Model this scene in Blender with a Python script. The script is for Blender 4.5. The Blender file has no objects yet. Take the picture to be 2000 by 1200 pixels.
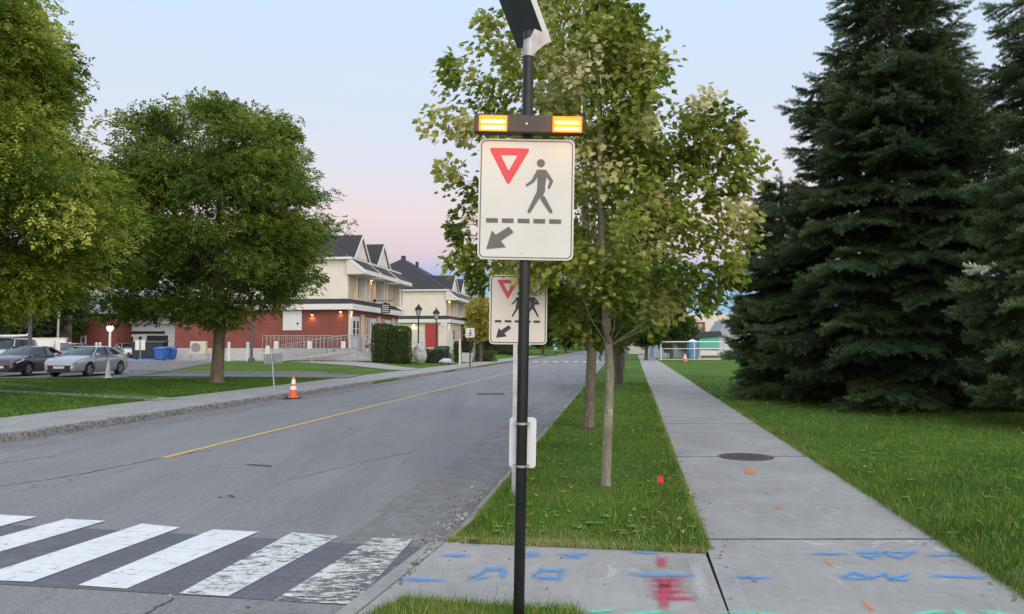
import bpy, math, random
import numpy as np
from mathutils import Vector, Matrix
R = math.radians
random.seed(7)
scene = bpy.context.scene
COL = scene.collection

# ------------------------------------------------------------ camera
CAMZ, FPX, PITCH = 1.6, 1560.0, math.atan(74/1560.0)
cam_d = bpy.data.cameras.new("camera"); cam = bpy.data.objects.new("camera", cam_d); COL.objects.link(cam)
cam_d.sensor_width = 36; cam_d.lens = FPX/2000*36; cam_d.clip_end = 3000; cam_d.clip_start = .05
cam.location = (0, 0, CAMZ); cam.rotation_euler = (math.pi/2 + PITCH, 0, 0)
scene.camera = cam
scene.view_settings.view_transform = 'Standard'; scene.view_settings.look = 'None'
scene.view_settings.exposure = 0.10; scene.view_settings.gamma = 1

def lin(r, g, b):
    f = lambda c: (c/255/12.92) if c/255 <= .04045 else ((c/255+.055)/1.055)**2.4
    return (f(r), f(g), f(b), 1)

# ------------------------------------------------------------ sky: clear dusk, pink belt above a blue earth shadow
world = bpy.data.worlds.new("World"); scene.world = world; world.use_nodes = True
wn, wl = world.node_tree.nodes, world.node_tree.links
wn.clear()
w_out = wn.new('ShaderNodeOutputWorld'); bg = wn.new('ShaderNodeBackground'); wl.new(bg.outputs[0], w_out.inputs[0])
tc = wn.new('ShaderNodeTexCoord'); sep = wn.new('ShaderNodeSeparateXYZ'); wl.new(tc.outputs['Generated'], sep.inputs[0])
ramp = wn.new('ShaderNodeValToRGB')
stops = [(0.0, (168,200,224)), (.045, (152,192,226)), (.086, (158,188,224)), (.097, (196,193,216)), (.115, (219,200,209)), (.16, (229,213,214)),
         (.215, (214,216,227)), (.29, (199,212,230)), (.39, (180,204,231)), (1.0, (120,158,202))]
els = ramp.color_ramp.elements
while len(els) < len(stops): els.new(.5)
for e, (p, c) in zip(els, stops): e.position = p; e.color = lin(*c)
# faint unevenness of the dusk bands with direction
wnz = wn.new('ShaderNodeTexNoise'); wnz.inputs['Scale'].default_value = 2.2; wnz.inputs['Detail'].default_value = 3
wmp = wn.new('ShaderNodeMapping'); wmp.inputs['Scale'].default_value = (1, 1, 5); wl.new(tc.outputs['Generated'], wmp.inputs[0]); wl.new(wmp.outputs[0], wnz.inputs[0])
wma = wn.new('ShaderNodeMath'); wma.operation = 'MULTIPLY_ADD'; wma.inputs[1].default_value = .022; wl.new(wnz.outputs[0], wma.inputs[0])
wmb = wn.new('ShaderNodeMath'); wmb.operation = 'SUBTRACT'; wmb.inputs[1].default_value = .011; wl.new(sep.outputs['Z'], wmb.inputs[0]); wl.new(wmb.outputs[0], wma.inputs[2])
wl.new(wma.outputs[0], ramp.inputs[0])
def wmath(op, a, b=None):
    n = wn.new('ShaderNodeMath'); n.operation = op
    for i, v in enumerate((a, b)):
        if v is None: continue
        if isinstance(v, (int, float)): n.inputs[i].default_value = v
        else: wl.new(v, n.inputs[i])
    return n.outputs[0]
# the sunset glow behind the photographer
back = wmath('MAXIMUM', wmath('MULTIPLY', wmath('ADD', sep.outputs['Y'], wmath('MULTIPLY', sep.outputs['X'], -.30)), -1.0), 0.0)
glow = wmath('MULTIPLY', wmath('POWER', back, 1.4), wmath('POWER', wmath('SUBTRACT', 1.0, wmath('ABSOLUTE', sep.outputs['Z'])), 1.0))
zen = wmath('POWER', wmath('MAXIMUM', sep.outputs['Z'], 0.0), 2.0)
gcol = wn.new('ShaderNodeMix'); gcol.data_type = 'RGBA'; gcol.blend_type = 'ADD'; gcol.inputs[0].default_value = 1
gs = wn.new('ShaderNodeVectorMath'); gs.operation = 'SCALE'; gs.inputs[0].default_value = (1.0, .83, .66)
wl.new(wmath('MULTIPLY', glow, 2.5), gs.inputs['Scale'])
zs = wn.new('ShaderNodeVectorMath'); zs.operation = 'SCALE'; zs.inputs[0].default_value = (.95, .96, 1.0)
wl.new(wmath('MULTIPLY', zen, 1.0), zs.inputs['Scale'])
ad = wn.new('ShaderNodeVectorMath'); ad.operation = 'ADD'; wl.new(gs.outputs[0], ad.inputs[0]); wl.new(zs.outputs[0], ad.inputs[1])
wl.new(ramp.outputs[0], gcol.inputs[6]); wl.new(ad.outputs[0], gcol.inputs[7])
wl.new(gcol.outputs[2], bg.inputs[0]); bg.inputs[1].default_value = 1.0
# weak, very soft light from the bright quarter of the sky (the sun has just set behind the camera)
sd = bpy.data.lights.new("dusk_light", 'SUN'); sd.energy = .9; sd.angle = R(35); sd.color = (1, .9, .78)
so = bpy.data.objects.new("dusk_light", sd); COL.objects.link(so); so.rotation_euler = (R(52), 0, R(24))

# ------------------------------------------------------------ helpers
def ray(px, py):
    u, v = (px-1000)/FPX, (600-py)/FPX
    c, s = math.cos(PITCH), math.sin(PITCH)
    return u, c - v*s, s + v*c
def G(px, py, z=0.0):
    x, y, zz = ray(px, py); t = (z-CAMZ)/zz
    return (x*t, y*t)
def W(px, py, Y):
    x, y, z = ray(px, py); t = Y/y
    return Vector((x*t, Y, CAMZ + z*t))
def sst(a, b, v):
    t = min(1, max(0, (v-a)/(b-a))); return t*t*(3-2*t)
ZR = -.06                                     # road surface
def xl(y): return -10.50 + .136*y             # left kerb line
def xr(y): return -1.43 + .134*y              # right kerb line
def sl(y): return .572 + .1526*y              # pavement beside the verge, its two edges
def sr(y): return 2.49 + .1526*y
LSW = 2.45
def gz(x, y):
    d = xl(y) - LSW - x
    if d < -.01: return .08 if x < xl(y) else 0.0
    return .08 + .26*sst(40, 62, y)*sst(0, 5, d)
def GT(px, py):
    z = 0.1
    for _ in range(12):
        x, y = G(px, py, z); z = z*.4 + gz(x, y)*.6
    return x, y

def tag(o, label=None, cat=None, group=None, kind=None):
    if label: o['label'] = label
    if cat: o['category'] = cat
    if group: o['group'] = group
    if kind: o['kind'] = kind
    return o
def thing(name, label, cat, loc=(0,0,0), rz=0, group=None, lean=(0,0)):
    o = bpy.data.objects.new(name, None); COL.objects.link(o)
    o.location = loc; o.rotation_euler = (lean[0], lean[1], rz); o.empty_display_size = .3
    return tag(o, label, cat, group)
def copy_tree(o, parent=None):
    c = o.copy(); COL.objects.link(c); c.parent = parent
    for ch in [k for k in bpy.data.objects if k.parent == o]: copy_tree(ch, c)
    return c

class MB:
    def __init__(s): s.v = []; s.f = []
    def add(s, vs, fs):
        k = len(s.v); s.v += [tuple(v) for v in vs]; s.f += [tuple(i+k for i in f) for f in fs]; return s
    def box(s, x0, x1, y0, y1, z0, z1):
        return s.add([(x0,y0,z0),(x1,y0,z0),(x1,y1,z0),(x0,y1,z0),(x0,y0,z1),(x1,y0,z1),(x1,y1,z1),(x0,y1,z1)],
                     [(0,3,2,1),(4,5,6,7),(0,1,5,4),(1,2,6,5),(2,3,7,6),(3,0,4,7)])
    def cyl(s, p0, p1, r0, r1=None, n=12, cap=True):
        r1 = r0 if r1 is None else r1
        return s.tube([p0, p1], [r0, r1], n, cap)
    def tube(s, pts, rad, n=8, cap=True):
        pts = [Vector(p) for p in pts]; vs = []; k = len(pts); nx = None
        for i, p in enumerate(pts):
            t = (pts[min(i+1,k-1)] - pts[max(i-1,0)]).normalized()
            if nx is None:
                nx = t.orthogonal().normalized()
            nx = (nx - t*nx.dot(t)).normalized(); b = t.cross(nx)
            for j in range(n):
                a = 2*math.pi*j/n; vs.append(p + (nx*math.cos(a) + b*math.sin(a))*rad[i])
        fs = [(i*n+j, i*n+(j+1)%n, (i+1)*n+(j+1)%n, (i+1)*n+j) for i in range(k-1) for j in range(n)]
        if cap: fs += [tuple(range(n-1,-1,-1)), tuple(range((k-1)*n, k*n))]
        return s.add(vs, fs)
    def prism(s, poly, axis, a, b):
        """poly of 2-D points pushed along axis ('x','y','z') from a to b"""
        m = {'x': lambda p, t: (t, p[0], p[1]), 'y': lambda p, t: (p[0], t, p[1]), 'z': lambda p, t: (p[0], p[1], t)}[axis]
        n = len(poly); vs = [m(p, a) for p in poly] + [m(p, b) for p in poly]
        return s.add(vs, [tuple(range(n-1,-1,-1)), tuple(range(n,2*n))] + [(i,(i+1)%n,n+(i+1)%n,n+i) for i in range(n)])
    def poly(s, pts): return s.add(pts, [tuple(range(len(pts)))])
    def lathe(s, prof, c=(0,0,0), n=20):
        vs = []; k = len(prof)
        for r, z in prof:
            for j in range(n):
                a = 2*math.pi*j/n; vs.append((c[0]+r*math.cos(a), c[1]+r*math.sin(a), c[2]+z))
        fs = [(i*n+j, i*n+(j+1)%n, (i+1)*n+(j+1)%n, (i+1)*n+j) for i in range(k-1) for j in range(n)]
        fs += [tuple(range(n-1,-1,-1)), tuple(range((k-1)*n, k*n))]
        return s.add(vs, fs)
    def build(s, name, m, parent=None, smooth=False, bevel=0, label=None, fix=True):
        me = bpy.data.meshes.new(name); me.from_pydata(s.v, [], s.f); me.update()
        if fix:
            import bmesh
            bm = bmesh.new(); bm.from_mesh(me); bmesh.ops.recalc_face_normals(bm, faces=bm.faces); bm.to_mesh(me); bm.free()
        me.materials.append(m)
        o = bpy.data.objects.new(name, me); COL.objects.link(o)
        if parent is not None: o.parent = parent
        if smooth:
            for p in me.polygons: p.use_smooth = True
            try: me.set_sharp_from_angle(angle=R(40))
            except Exception: pass
        if bevel:
            b = o.modifiers.new("bevel", 'BEVEL'); b.width = bevel; b.segments = 2; b.limit_method = 'ANGLE'; b.angle_limit = R(40)
        if label: o['label'] = label
        return o

def np_mesh(name, verts, loops, starts, totals, m, parent=None, tint=None, smooth=False):
    me = bpy.data.meshes.new(name)
    me.vertices.add(len(verts)); me.vertices.foreach_set('co', np.ascontiguousarray(verts, dtype=np.float32).ravel())
    me.loops.add(len(loops)); me.loops.foreach_set('vertex_index', np.ascontiguousarray(loops, dtype=np.int32))
    me.polygons.add(len(starts)); me.polygons.foreach_set('loop_start', np.ascontiguousarray(starts, dtype=np.int32))
    me.polygons.foreach_set('loop_total', np.ascontiguousarray(totals, dtype=np.int32))
    if tint is not None:
        a = me.attributes.new('tint', 'FLOAT', 'POINT'); a.data.foreach_set('value', np.ascontiguousarray(tint, dtype=np.float32))
    me.update(calc_edges=True); me.materials.append(m)
    if not smooth: me.polygons.foreach_set('use_smooth', np.zeros(len(starts), dtype=bool))
    o = bpy.data.objects.new(name, me); COL.objects.link(o)
    if parent is not None: o.parent = parent
    return o

def instances(name, tv, tf, P, Bx, By, Bz, size, tint, m, parent=None):
    """template verts tv (k,3), faces tf; one copy per point with frame Bx,By,Bz and size"""
    n, k = len(P), len(tv)
    tv = np.asarray(tv, dtype=np.float64)
    V = P[:,None,:] + size[:,None,None]*(tv[None,:,0,None]*Bx[:,None,:] + tv[None,:,1,None]*By[:,None,:] + tv[None,:,2,None]*Bz[:,None,:])
    fl = np.concatenate([np.asarray(f) for f in tf]); tot = np.array([len(f) for f in tf]); st = np.concatenate([[0], np.cumsum(tot)[:-1]])
    loops = (fl[None,:] + (np.arange(n)*k)[:,None]).ravel()
    starts = (st[None,:] + (np.arange(n)*len(fl))[:,None]).ravel(); totals = np.tile(tot, n)
    return np_mesh(name, V.reshape(-1,3), loops, starts, totals, m, parent, np.repeat(tint, k))
def unit(a): return a/np.maximum(np.linalg.norm(a, axis=1, keepdims=True), 1e-9)
def frames(D, up, rng, roll=.6):
    """leaf frames: y along D, z (face normal) roughly along up"""
    D = unit(D); N = up + rng.normal(0, roll, D.shape); N = unit(N - D*(N*D).sum(1, keepdims=True)); return np.cross(D, N), D, N

# ------------------------------------------------------------ materials
class NT:
    def __init__(s, name):
        s.m = bpy.data.materials.new(name); s.m.use_nodes = True; s.n = s.m.node_tree.nodes; s.l = s.m.node_tree.links
        s.b = s.n['Principled BSDF']; s.out = s.n['Material Output']
        s.tc = s.n.new('ShaderNodeTexCoord')
    def new(s, t, **kw):
        n = s.n.new(t)
        for k, v in kw.items(): setattr(n, k, v)
        return n
    def val(s, sock, v):
        if hasattr(v, 'is_output') or isinstance(v, bpy.types.NodeSocket): s.l.new(v, sock)
        else: sock.default_value = v
    def noise(s, scale, detail=4, rough=.55, coord=None, stretch=None, dist=0):
        n = s.new('ShaderNodeTexNoise'); n.inputs['Scale'].default_value = scale; n.inputs['Detail'].default_value = detail
        n.inputs['Roughness'].default_value = rough; n.inputs['Distortion'].default_value = dist
        c = coord or s.tc.outputs['Object']
        if stretch:
            mp = s.new('ShaderNodeMapping'); mp.inputs['Scale'].default_value = stretch; s.l.new(c, mp.inputs[0]); c = mp.outputs[0]
        s.l.new(c, n.inputs['Vector']); return n.outputs[0]
    def rmp(s, f, pts):
        r = s.new('ShaderNodeValToRGB'); e = r.color_ramp.elements
        while len(e) < len(pts): e.new(.5)
        for el, (p, c) in zip(e, pts):
            el.position = p; el.color = c if isinstance(c, tuple) else (c, c, c, 1)
        s.l.new(f, r.inputs[0]); return r.outputs[0]
    def mix(s, f, a, b, mode='MIX'):
        n = s.new('ShaderNodeMix'); n.data_type = 'RGBA'; n.blend_type = mode
        s.val(n.inputs[0], f); s.val(n.inputs[6], a); s.val(n.inputs[7], b); return n.outputs[2]
    def math(s, op, a, b=0.0):
        n = s.new('ShaderNodeMath'); n.operation = op; s.val(n.inputs[0], a); s.val(n.inputs[1], b); return n.outputs[0]
    def bump(s, h, strength=.3, dist=.01):
        n = s.new('ShaderNodeBump'); n.inputs['Strength'].default_value = strength; n.inputs['Distance'].default_value = dist
        s.l.new(h, n.inputs['Height']); s.l.new(n.outputs[0], s.b.inputs['Normal'])
def c4(*c): return (c[0], c[1], c[2], 1)

MATS = {}
def simple(name, col, rough=.6, metal=0, var=.12, scale=6, spec=.5, bump=0, coat=0):
    if name in MATS: return MATS[name]
    t = NT(name); n = t.noise(scale, 5); col = c4(*col)
    dark = tuple(c*(1-var) for c in col[:3]) + (1,); lite = tuple(min(1, c*(1+var)) for c in col[:3]) + (1,)
    t.l.new(t.rmp(n, [(.3, dark), (.7, lite)]), t.b.inputs['Base Color'])
    t.b.inputs['Roughness'].default_value = rough; t.b.inputs['Metallic'].default_value = metal
    t.b.inputs['Specular IOR Level'].default_value = spec; t.b.inputs['Coat Weight'].default_value = coat; t.b.inputs['Coat Roughness'].default_value = .06
    if bump: t.bump(t.noise(scale*12, 4), bump, .01)
    MATS[name] = t.m; return t.m
def emit(name, col, strength):
    if name in MATS: return MATS[name]
    t = NT(name); t.b.inputs['Base Color'].default_value = c4(*col); t.b.inputs['Emission Color'].default_value = c4(*col)
    t.b.inputs['Emission Strength'].default_value = strength; MATS[name] = t.m; return t.m

def m_asphalt():
    t = NT('asphalt'); ob = t.tc.outputs['Object']
    speck = t.noise(170, 3, .7); fine = t.noise(60, 4, .7); big = t.noise(.55, 5, .6); streak = t.noise(1.0, 4, .6, stretch=(1.3, .12, 1))
    base = t.rmp(big, [(.25, c4(.168,.168,.172)), (.5, c4(.190,.190,.192)), (.8, c4(.218,.216,.212))])
    base = t.mix(.5, base, t.rmp(streak, [(.3, c4(.155,.156,.160)), (.7, c4(.222,.220,.216))]))
    sp = t.rmp(speck, [(.30, .45), (.5, 1.0), (.70, 1.75)])
    base = t.mix(.75, base, sp, 'MULTIPLY')
    base = t.mix(.75, base, t.rmp(fine, [(.3, .62), (.7, 1.38)]), 'MULTIPLY')
    base = t.mix(.6, base, t.rmp(t.noise(28, 3, .8), [(.3, .72), (.7, 1.28)]), 'MULTIPLY')
    # cracks: cell borders, bent, only in places
    wob = t.noise(1.4, 4, .6); mpv = t.new('ShaderNodeVectorMath', operation='SCALE'); mpv.inputs['Scale'].default_value = .9
    nz = t.new('ShaderNodeTexNoise'); nz.inputs['Scale'].default_value = 1.1; nz.inputs['Detail'].default_value = 5; t.l.new(ob, nz.inputs[0])
    t.l.new(nz.outputs['Color'], mpv.inputs[0]); av = t.new('ShaderNodeVectorMath', operation='ADD'); t.l.new(ob, av.inputs[0]); t.l.new(mpv.outputs[0], av.inputs[1])
    vo = t.new('ShaderNodeTexVoronoi', feature='DISTANCE_TO_EDGE'); vo.inputs['Scale'].default_value = .33; t.l.new(av.outputs[0], vo.inputs['Vector'])
    crack = t.rmp(vo.outputs['Distance'], [(0.0, 1.0), (.0025, .7), (.005, 0.0)])
    msk = t.rmp(t.noise(.35, 2), [(.50, 0.0), (.60, .6)])
    cm = t.math('MULTIPLY', crack, msk)
    base = t.mix(cm, base, c4(.05,.05,.054))
    base = t.mix(t.rmp(t.noise(.9, 6, .75, stretch=(1.6, .16, 1), dist=.6), [(.50, 0.0), (.68, .45)]), base, c4(.26,.255,.245))
    base = t.mix(t.rmp(t.noise(.8, 5, .7, stretch=(1.9, .10, 1)), [(.56, 0.0), (.72, .5)]), base, c4(.135,.135,.14))
    base = t.mix(t.rmp(t.noise(3.0, 3, .6), [(.68, 0.0), (.72, .35)]), base, c4(.12,.12,.125))
    t.l.new(base, t.b.inputs['Base Color']); t.b.inputs['Roughness'].default_value = .9; t.b.inputs['Specular IOR Level'].default_value = .3
    t.bump(speck, .35, .006); return t.m
def m_concrete(name, a, b, scale=1.0):
    t = NT(name)
    big = t.noise(1.1*scale, 6, .62); fine = t.noise(140, 3, .7); mid = t.noise(9, 5, .65)
    base = t.rmp(big, [(.3, c4(*a)), (.7, c4(*b))])
    base = t.mix(.55, base, t.rmp(mid, [(.3, .8), (.7, 1.18)]), 'MULTIPLY')
    base = t.mix(.55, base, t.rmp(fine, [(.3, .62), (.5, 1.0), (.7, 1.35)]), 'MULTIPLY')
    # dark spots and pale scuffs
    base = t.mix(t.rmp(t.noise(26, 2), [(.70, 0.0), (.76, .55)]), base, c4(.12,.11,.10))
    base = t.mix(t.rmp(t.noise(2.5, 6, .75, stretch=(1, .35, 1), dist=1.5), [(.60, 0.0), (.70, .45)]), base, c4(.50,.49,.46))
    base = t.mix(t.rmp(t.noise(1.7, 5, .7, dist=.8), [(.62, 0.0), (.75, .35)]), base, c4(.22,.20,.18))
    nz = t.new('ShaderNodeTexNoise'); nz.inputs['Scale'].default_value = 1.7; nz.inputs['Detail'].default_value = 5; t.l.new(t.tc.outputs['Object'], nz.inputs[0])
    av = t.new('ShaderNodeVectorMath', operation='MULTIPLY_ADD'); av.inputs[1].default_value = (.8, .8, .8); t.l.new(nz.outputs['Color'], av.inputs[0]); t.l.new(t.tc.outputs['Object'], av.inputs[2])
    vo = t.new('ShaderNodeTexVoronoi', feature='DISTANCE_TO_EDGE'); vo.inputs['Scale'].default_value = .55; t.l.new(av.outputs[0], vo.inputs['Vector'])
    ck = t.math('MULTIPLY', t.rmp(vo.outputs['Distance'], [(0.0, 1.0), (.004, .6), (.009, 0.0)]), t.rmp(t.noise(.5, 2), [(.50, 0.0), (.62, .7)]))
    base = t.mix(ck, base, c4(.47,.46,.44))
    t.l.new(base, t.b.inputs['Base Color']); t.b.inputs['Roughness'].default_value = .88; t.b.inputs['Specular IOR Level'].default_value = .25
    t.bump(fine, .25, .004); return t.m
def m_lawn():
    t = NT('lawn_soil')
    big = t.noise(.35, 4, .6); mid = t.noise(3.2, 5, .65); fine = t.noise(42, 4, .75, stretch=(1, .45, 1))
    base = t.rmp(big, [(.3, c4(.050,.100,.014)), (.7, c4(.095,.160,.026))])
    base = t.mix(.7, base, t.rmp(mid, [(.25, .62), (.75, 1.4)]), 'MULTIPLY')
    base = t.mix(.8, base, t.rmp(fine, [(.25, .45), (.5, 1.0), (.75, 1.7)]), 'MULTIPLY')
    base = t.mix(t.rmp(t.noise(1.3, 5, .7), [(.60, 0.0), (.74, .55)]), base, c4(.105,.105,.040))
    t.l.new(base, t.b.inputs['Base Color']); t.b.inputs['Roughness'].default_value = .95; t.b.inputs['Specular IOR Level'].default_value = .1
    t.bump(fine, .6, .03); return t.m
def m_leaf(name, pts, trans=.35, rough=.55, spec=.3):
    """leaf: colour by the tint each leaf carries, thin and slightly see-through"""
    t = NT(name); at = t.new('ShaderNodeAttribute', attribute_name='tint')
    col = t.rmp(at.outputs['Fac'], [(p, c4(*c)) for p, c in pts])
    t.l.new(col, t.b.inputs['Base Color']); t.b.inputs['Roughness'].default_value = rough; t.b.inputs['Specular IOR Level'].default_value = spec
    tr = t.new('ShaderNodeBsdfTranslucent'); t.l.new(col, tr.inputs[0])
    mx = t.new('ShaderNodeMixShader'); mx.inputs[0].default_value = trans; t.l.new(t.b.outputs[0], mx.inputs[1]); t.l.new(tr.outputs[0], mx.inputs[2])
    t.l.new(mx.outputs[0], t.out.inputs[0]); return t.m
def m_bark(name, a, b, scale=14):
    t = NT(name); n = t.noise(scale, 6, .7, stretch=(1, 1, .18)); n2 = t.noise(2.5, 4)
    base = t.mix(.6, t.rmp(n, [(.3, c4(*a)), (.7, c4(*b))]), t.rmp(n2, [(.3, .6), (.7, 1.35)]), 'MULTIPLY')
    base = t.mix(t.rmp(t.noise(11, 5, .7, stretch=(1, 1, .6)), [(.55, 0.0), (.64, .55)]), base, c4(b[0]*1.5, b[1]*1.5, b[2]*1.4))
    base = t.mix(t.rmp(t.noise(19, 3, .7, stretch=(.6, .6, 1.4)), [(.62, 0.0), (.68, .7)]), base, c4(a[0]*.5, a[1]*.5, a[2]*.45))
    t.l.new(base, t.b.inputs['Base Color']); t.b.inputs['Roughness'].default_value = .9; t.bump(n, .8, .03); return t.m
def m_brick():
    t = NT('brick'); br = t.new('ShaderNodeTexBrick'); mp = t.new('ShaderNodeMapping'); mp.inputs['Rotation'].default_value = (R(90), 0, 0)
    t.l.new(t.tc.outputs['Object'], mp.inputs[0]); t.l.new(mp.outputs[0], br.inputs[0])
    br.inputs['Color1'].default_value = c4(.25,.060,.042); br.inputs['Color2'].default_value = c4(.20,.048,.036); br.inputs['Mortar'].default_value = c4(.17,.09,.075)
    br.inputs['Scale'].default_value = 1; br.inputs['Brick Width'].default_value = .24; br.inputs['Row Height'].default_value = .075; br.inputs['Mortar Size'].default_value = .008
    base = t.mix(.6, br.outputs[0], t.rmp(t.noise(.8, 4), [(.3, .75), (.7, 1.25)]), 'MULTIPLY')
    t.l.new(base, t.b.inputs['Base Color']); t.b.inputs['Roughness'].default_value = .9; return t.m
def m_siding(name, col):
    t = NT(name); sp = t.new('ShaderNodeSeparateXYZ'); t.l.new(t.tc.outputs['Object'], sp.inputs[0])
    fr = t.math('FRACT', t.math('MULTIPLY', sp.outputs['Z'], 8.0))
    base = t.mix(.6, c4(*col), t.rmp(fr, [(0.0, .72), (.1, 1.0), (1.0, 1.04)]), 'MULTIPLY')
    base = t.mix(.4, base, t.rmp(t.noise(.9, 4), [(.3, .88), (.7, 1.1)]), 'MULTIPLY')
    t.l.new(base, t.b.inputs['Base Color']); t.b.inputs['Roughness'].default_value = .6; return t.m
def m_shingle(name, col):
    t = NT(name); n = t.noise(3, 5, .7, stretch=(1, 1, 3)); f = t.noise(22, 3, .7)
    base = t.mix(.7, t.mix(.6, c4(*col), t.rmp(n, [(.3, .7), (.7, 1.35)]), 'MULTIPLY'), t.rmp(f, [(.3, .7), (.7, 1.3)]), 'MULTIPLY')
    t.l.new(base, t.b.inputs['Base Color']); t.b.inputs['Roughness'].default_value = .9; return t.m
def m_paint(name, col, wear=.45, scale=9, rough=.7, soft=.06, stretch=None):
    """thin paint on the ground, worn through where the noise says"""
    t = NT(name); f = t.noise(scale, 8, .75, stretch=stretch)
    base = t.mix(.5, c4(*col), t.rmp(t.noise(40, 3), [(.3, .8), (.7, 1.12)]), 'MULTIPLY')
    t.l.new(base, t.b.inputs['Base Color']); t.b.inputs['Roughness'].default_value = rough
    tr = t.new('ShaderNodeBsdfTransparent'); mx = t.new('ShaderNodeMixShader')
    t.l.new(t.rmp(f, [(wear-soft, 0.0), (wear+soft, 1.0)]), mx.inputs[0]); t.l.new(tr.outputs[0], mx.inputs[1]); t.l.new(t.b.outputs[0], mx.inputs[2])
    t.l.new(mx.outputs[0], t.out.inputs[0]); return t.m

M_ASPH = m_asphalt(); M_LAWN = m_lawn()
M_CONC = m_concrete('pavement_concrete', (.250,.243,.230), (.335,.328,.312))
M_CONCL = m_concrete('pale_concrete', (.25,.245,.235), (.33,.325,.31))
M_WHITE = simple('white_trim', (.72,.71,.68), .5, var=.06)
M_BLACK = simple('black_paint', (.009,.010,.011), .30, var=.35, scale=9, spec=.35)
M_STEEL = simple('galvanised_steel', (.42,.43,.44), .38, .8, var=.18, scale=12)
M_GREYM = simple('grey_metal', (.21,.225,.25), .5, .3, var=.15)
M_DARK = simple('dark_metal', (.028,.03,.033), .45, .3, var=.2)
M_GLASS = simple('window_glass', (.035,.045,.055), .06, 0, var=.2, spec=1.0)
M_BRICK = m_brick(); M_CREAM = m_siding('cream_siding', (.68,.63,.54)); M_ROOF = m_shingle('dark_shingles', (.030,.031,.035))
M_RUBBER = simple('rubber', (.018,.018,.019), .8)

# ============================================================ GROUND
def sheet(name, cols, ys, m, thick=0):
    """cols: list of functions y -> (x, z)"""
    vs = [(c(y)[0], y, c(y)[1]) for y in ys for c in cols]; n = len(cols)
    fs = [(i*n+j, i*n+j+1, (i+1)*n+j+1, (i+1)*n+j) for i in range(len(ys)-1) for j in range(n-1)]
    b = MB().add(vs, fs); return tag(b.build(name, m, fix=False), kind='structure')
ys = [-60, -20, -5, 0, 3, 5, 7, 9, 12, 15, 20, 25, 30, 35, 38] + list(range(40, 66, 2)) + [70, 80, 95, 120, 160, 250, 500, 1600]
def ofs(fn, d, z=None): return lambda y: (fn(y)+d, gz(fn(y)+d, y) if z is None else z)
cols = [lambda y: (-900 + xl(y), gz(-900, y))] + [ofs(xl, -d) for d in (300, 120, 70, 45, 30, 22, 16, 12, 9, 7.5, 6, 5, 4, 3.2)] + \
       [ofs(xl, -LSW-.01)] + [ofs(xl, -LSW+.02, .03), ofs(xl, -.1, .03), ofs(xl, -.05, -.16), ofs(xr, .06, -.16), ofs(xr, .1, -.05), ofs(sl, -.04, -.05), ofs(sl, .04, -.06),
        ofs(sr, -.04, -.06), ofs(sr, 0.0, -.0)] + [ofs(sr, d, 0.0) for d in (4, 10, 20, 40, 90, 300, 900)]
ground = sheet('ground', cols, ys, M_LAWN)
ysr = [-30, -5, 0, 3, 6, 9, 12, 16, 20, 26, 34, 45, 60, 80, 110, 160, 300]
road = sheet('road', [ofs(xl, -.02, ZR)] + [lambda y, f=f: (xl(y)*(1-f)+xr(y)*f, ZR + .05*math.sin(math.pi*f)*.6) for f in (.1, .3, .5, .7, .9)] + [ofs(xr, .02, ZR)], ysr, M_ASPH)
def rz(x, y): f = (x-xl(y))/(xr(y)-xl(y)); return ZR + .03*math.sin(math.pi*min(1, max(0, f)))
# re-lay the road crown with enough columns that markings sit flush on it
def crown_col(f): return lambda y: (xl(y)*(1-f)+xr(y)*f, ZR + .03*math.sin(math.pi*f))
bpy.data.objects.remove(road)
road = sheet('road', [ofs(xl, -.02, ZR)] + [crown_col(i/40) for i in range(1, 40)] + [ofs(xr, .02, ZR)], ysr, M_ASPH)

def strip_on_road(name, quads, m, dz=.005, n=14):
    """quads: 4 ground corners each (near-left, near-right, far-right, far-left)"""
    b = MB()
    for q in quads:
        vs = []
        for i in range(n+1):
            for j in range(n+1):
                s, t = i/n, j/n
                x = (q[0][0]*(1-s)+q[1][0]*s)*(1-t) + (q[3][0]*(1-s)+q[2][0]*s)*t
                y = (q[0][1]*(1-s)+q[1][1]*s)*(1-t) + (q[3][1]*(1-s)+q[2][1]*s)*t
                vs.append((x, y, rz(x, y)+dz))
        b.add(vs, [(i*(n+1)+j, (i+1)*(n+1)+j, (i+1)*(n+1)+j+1, i*(n+1)+j+1) for i in range(n) for j in range(n)])
    return tag(b.build(name, m, fix=False), kind='structure')

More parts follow.
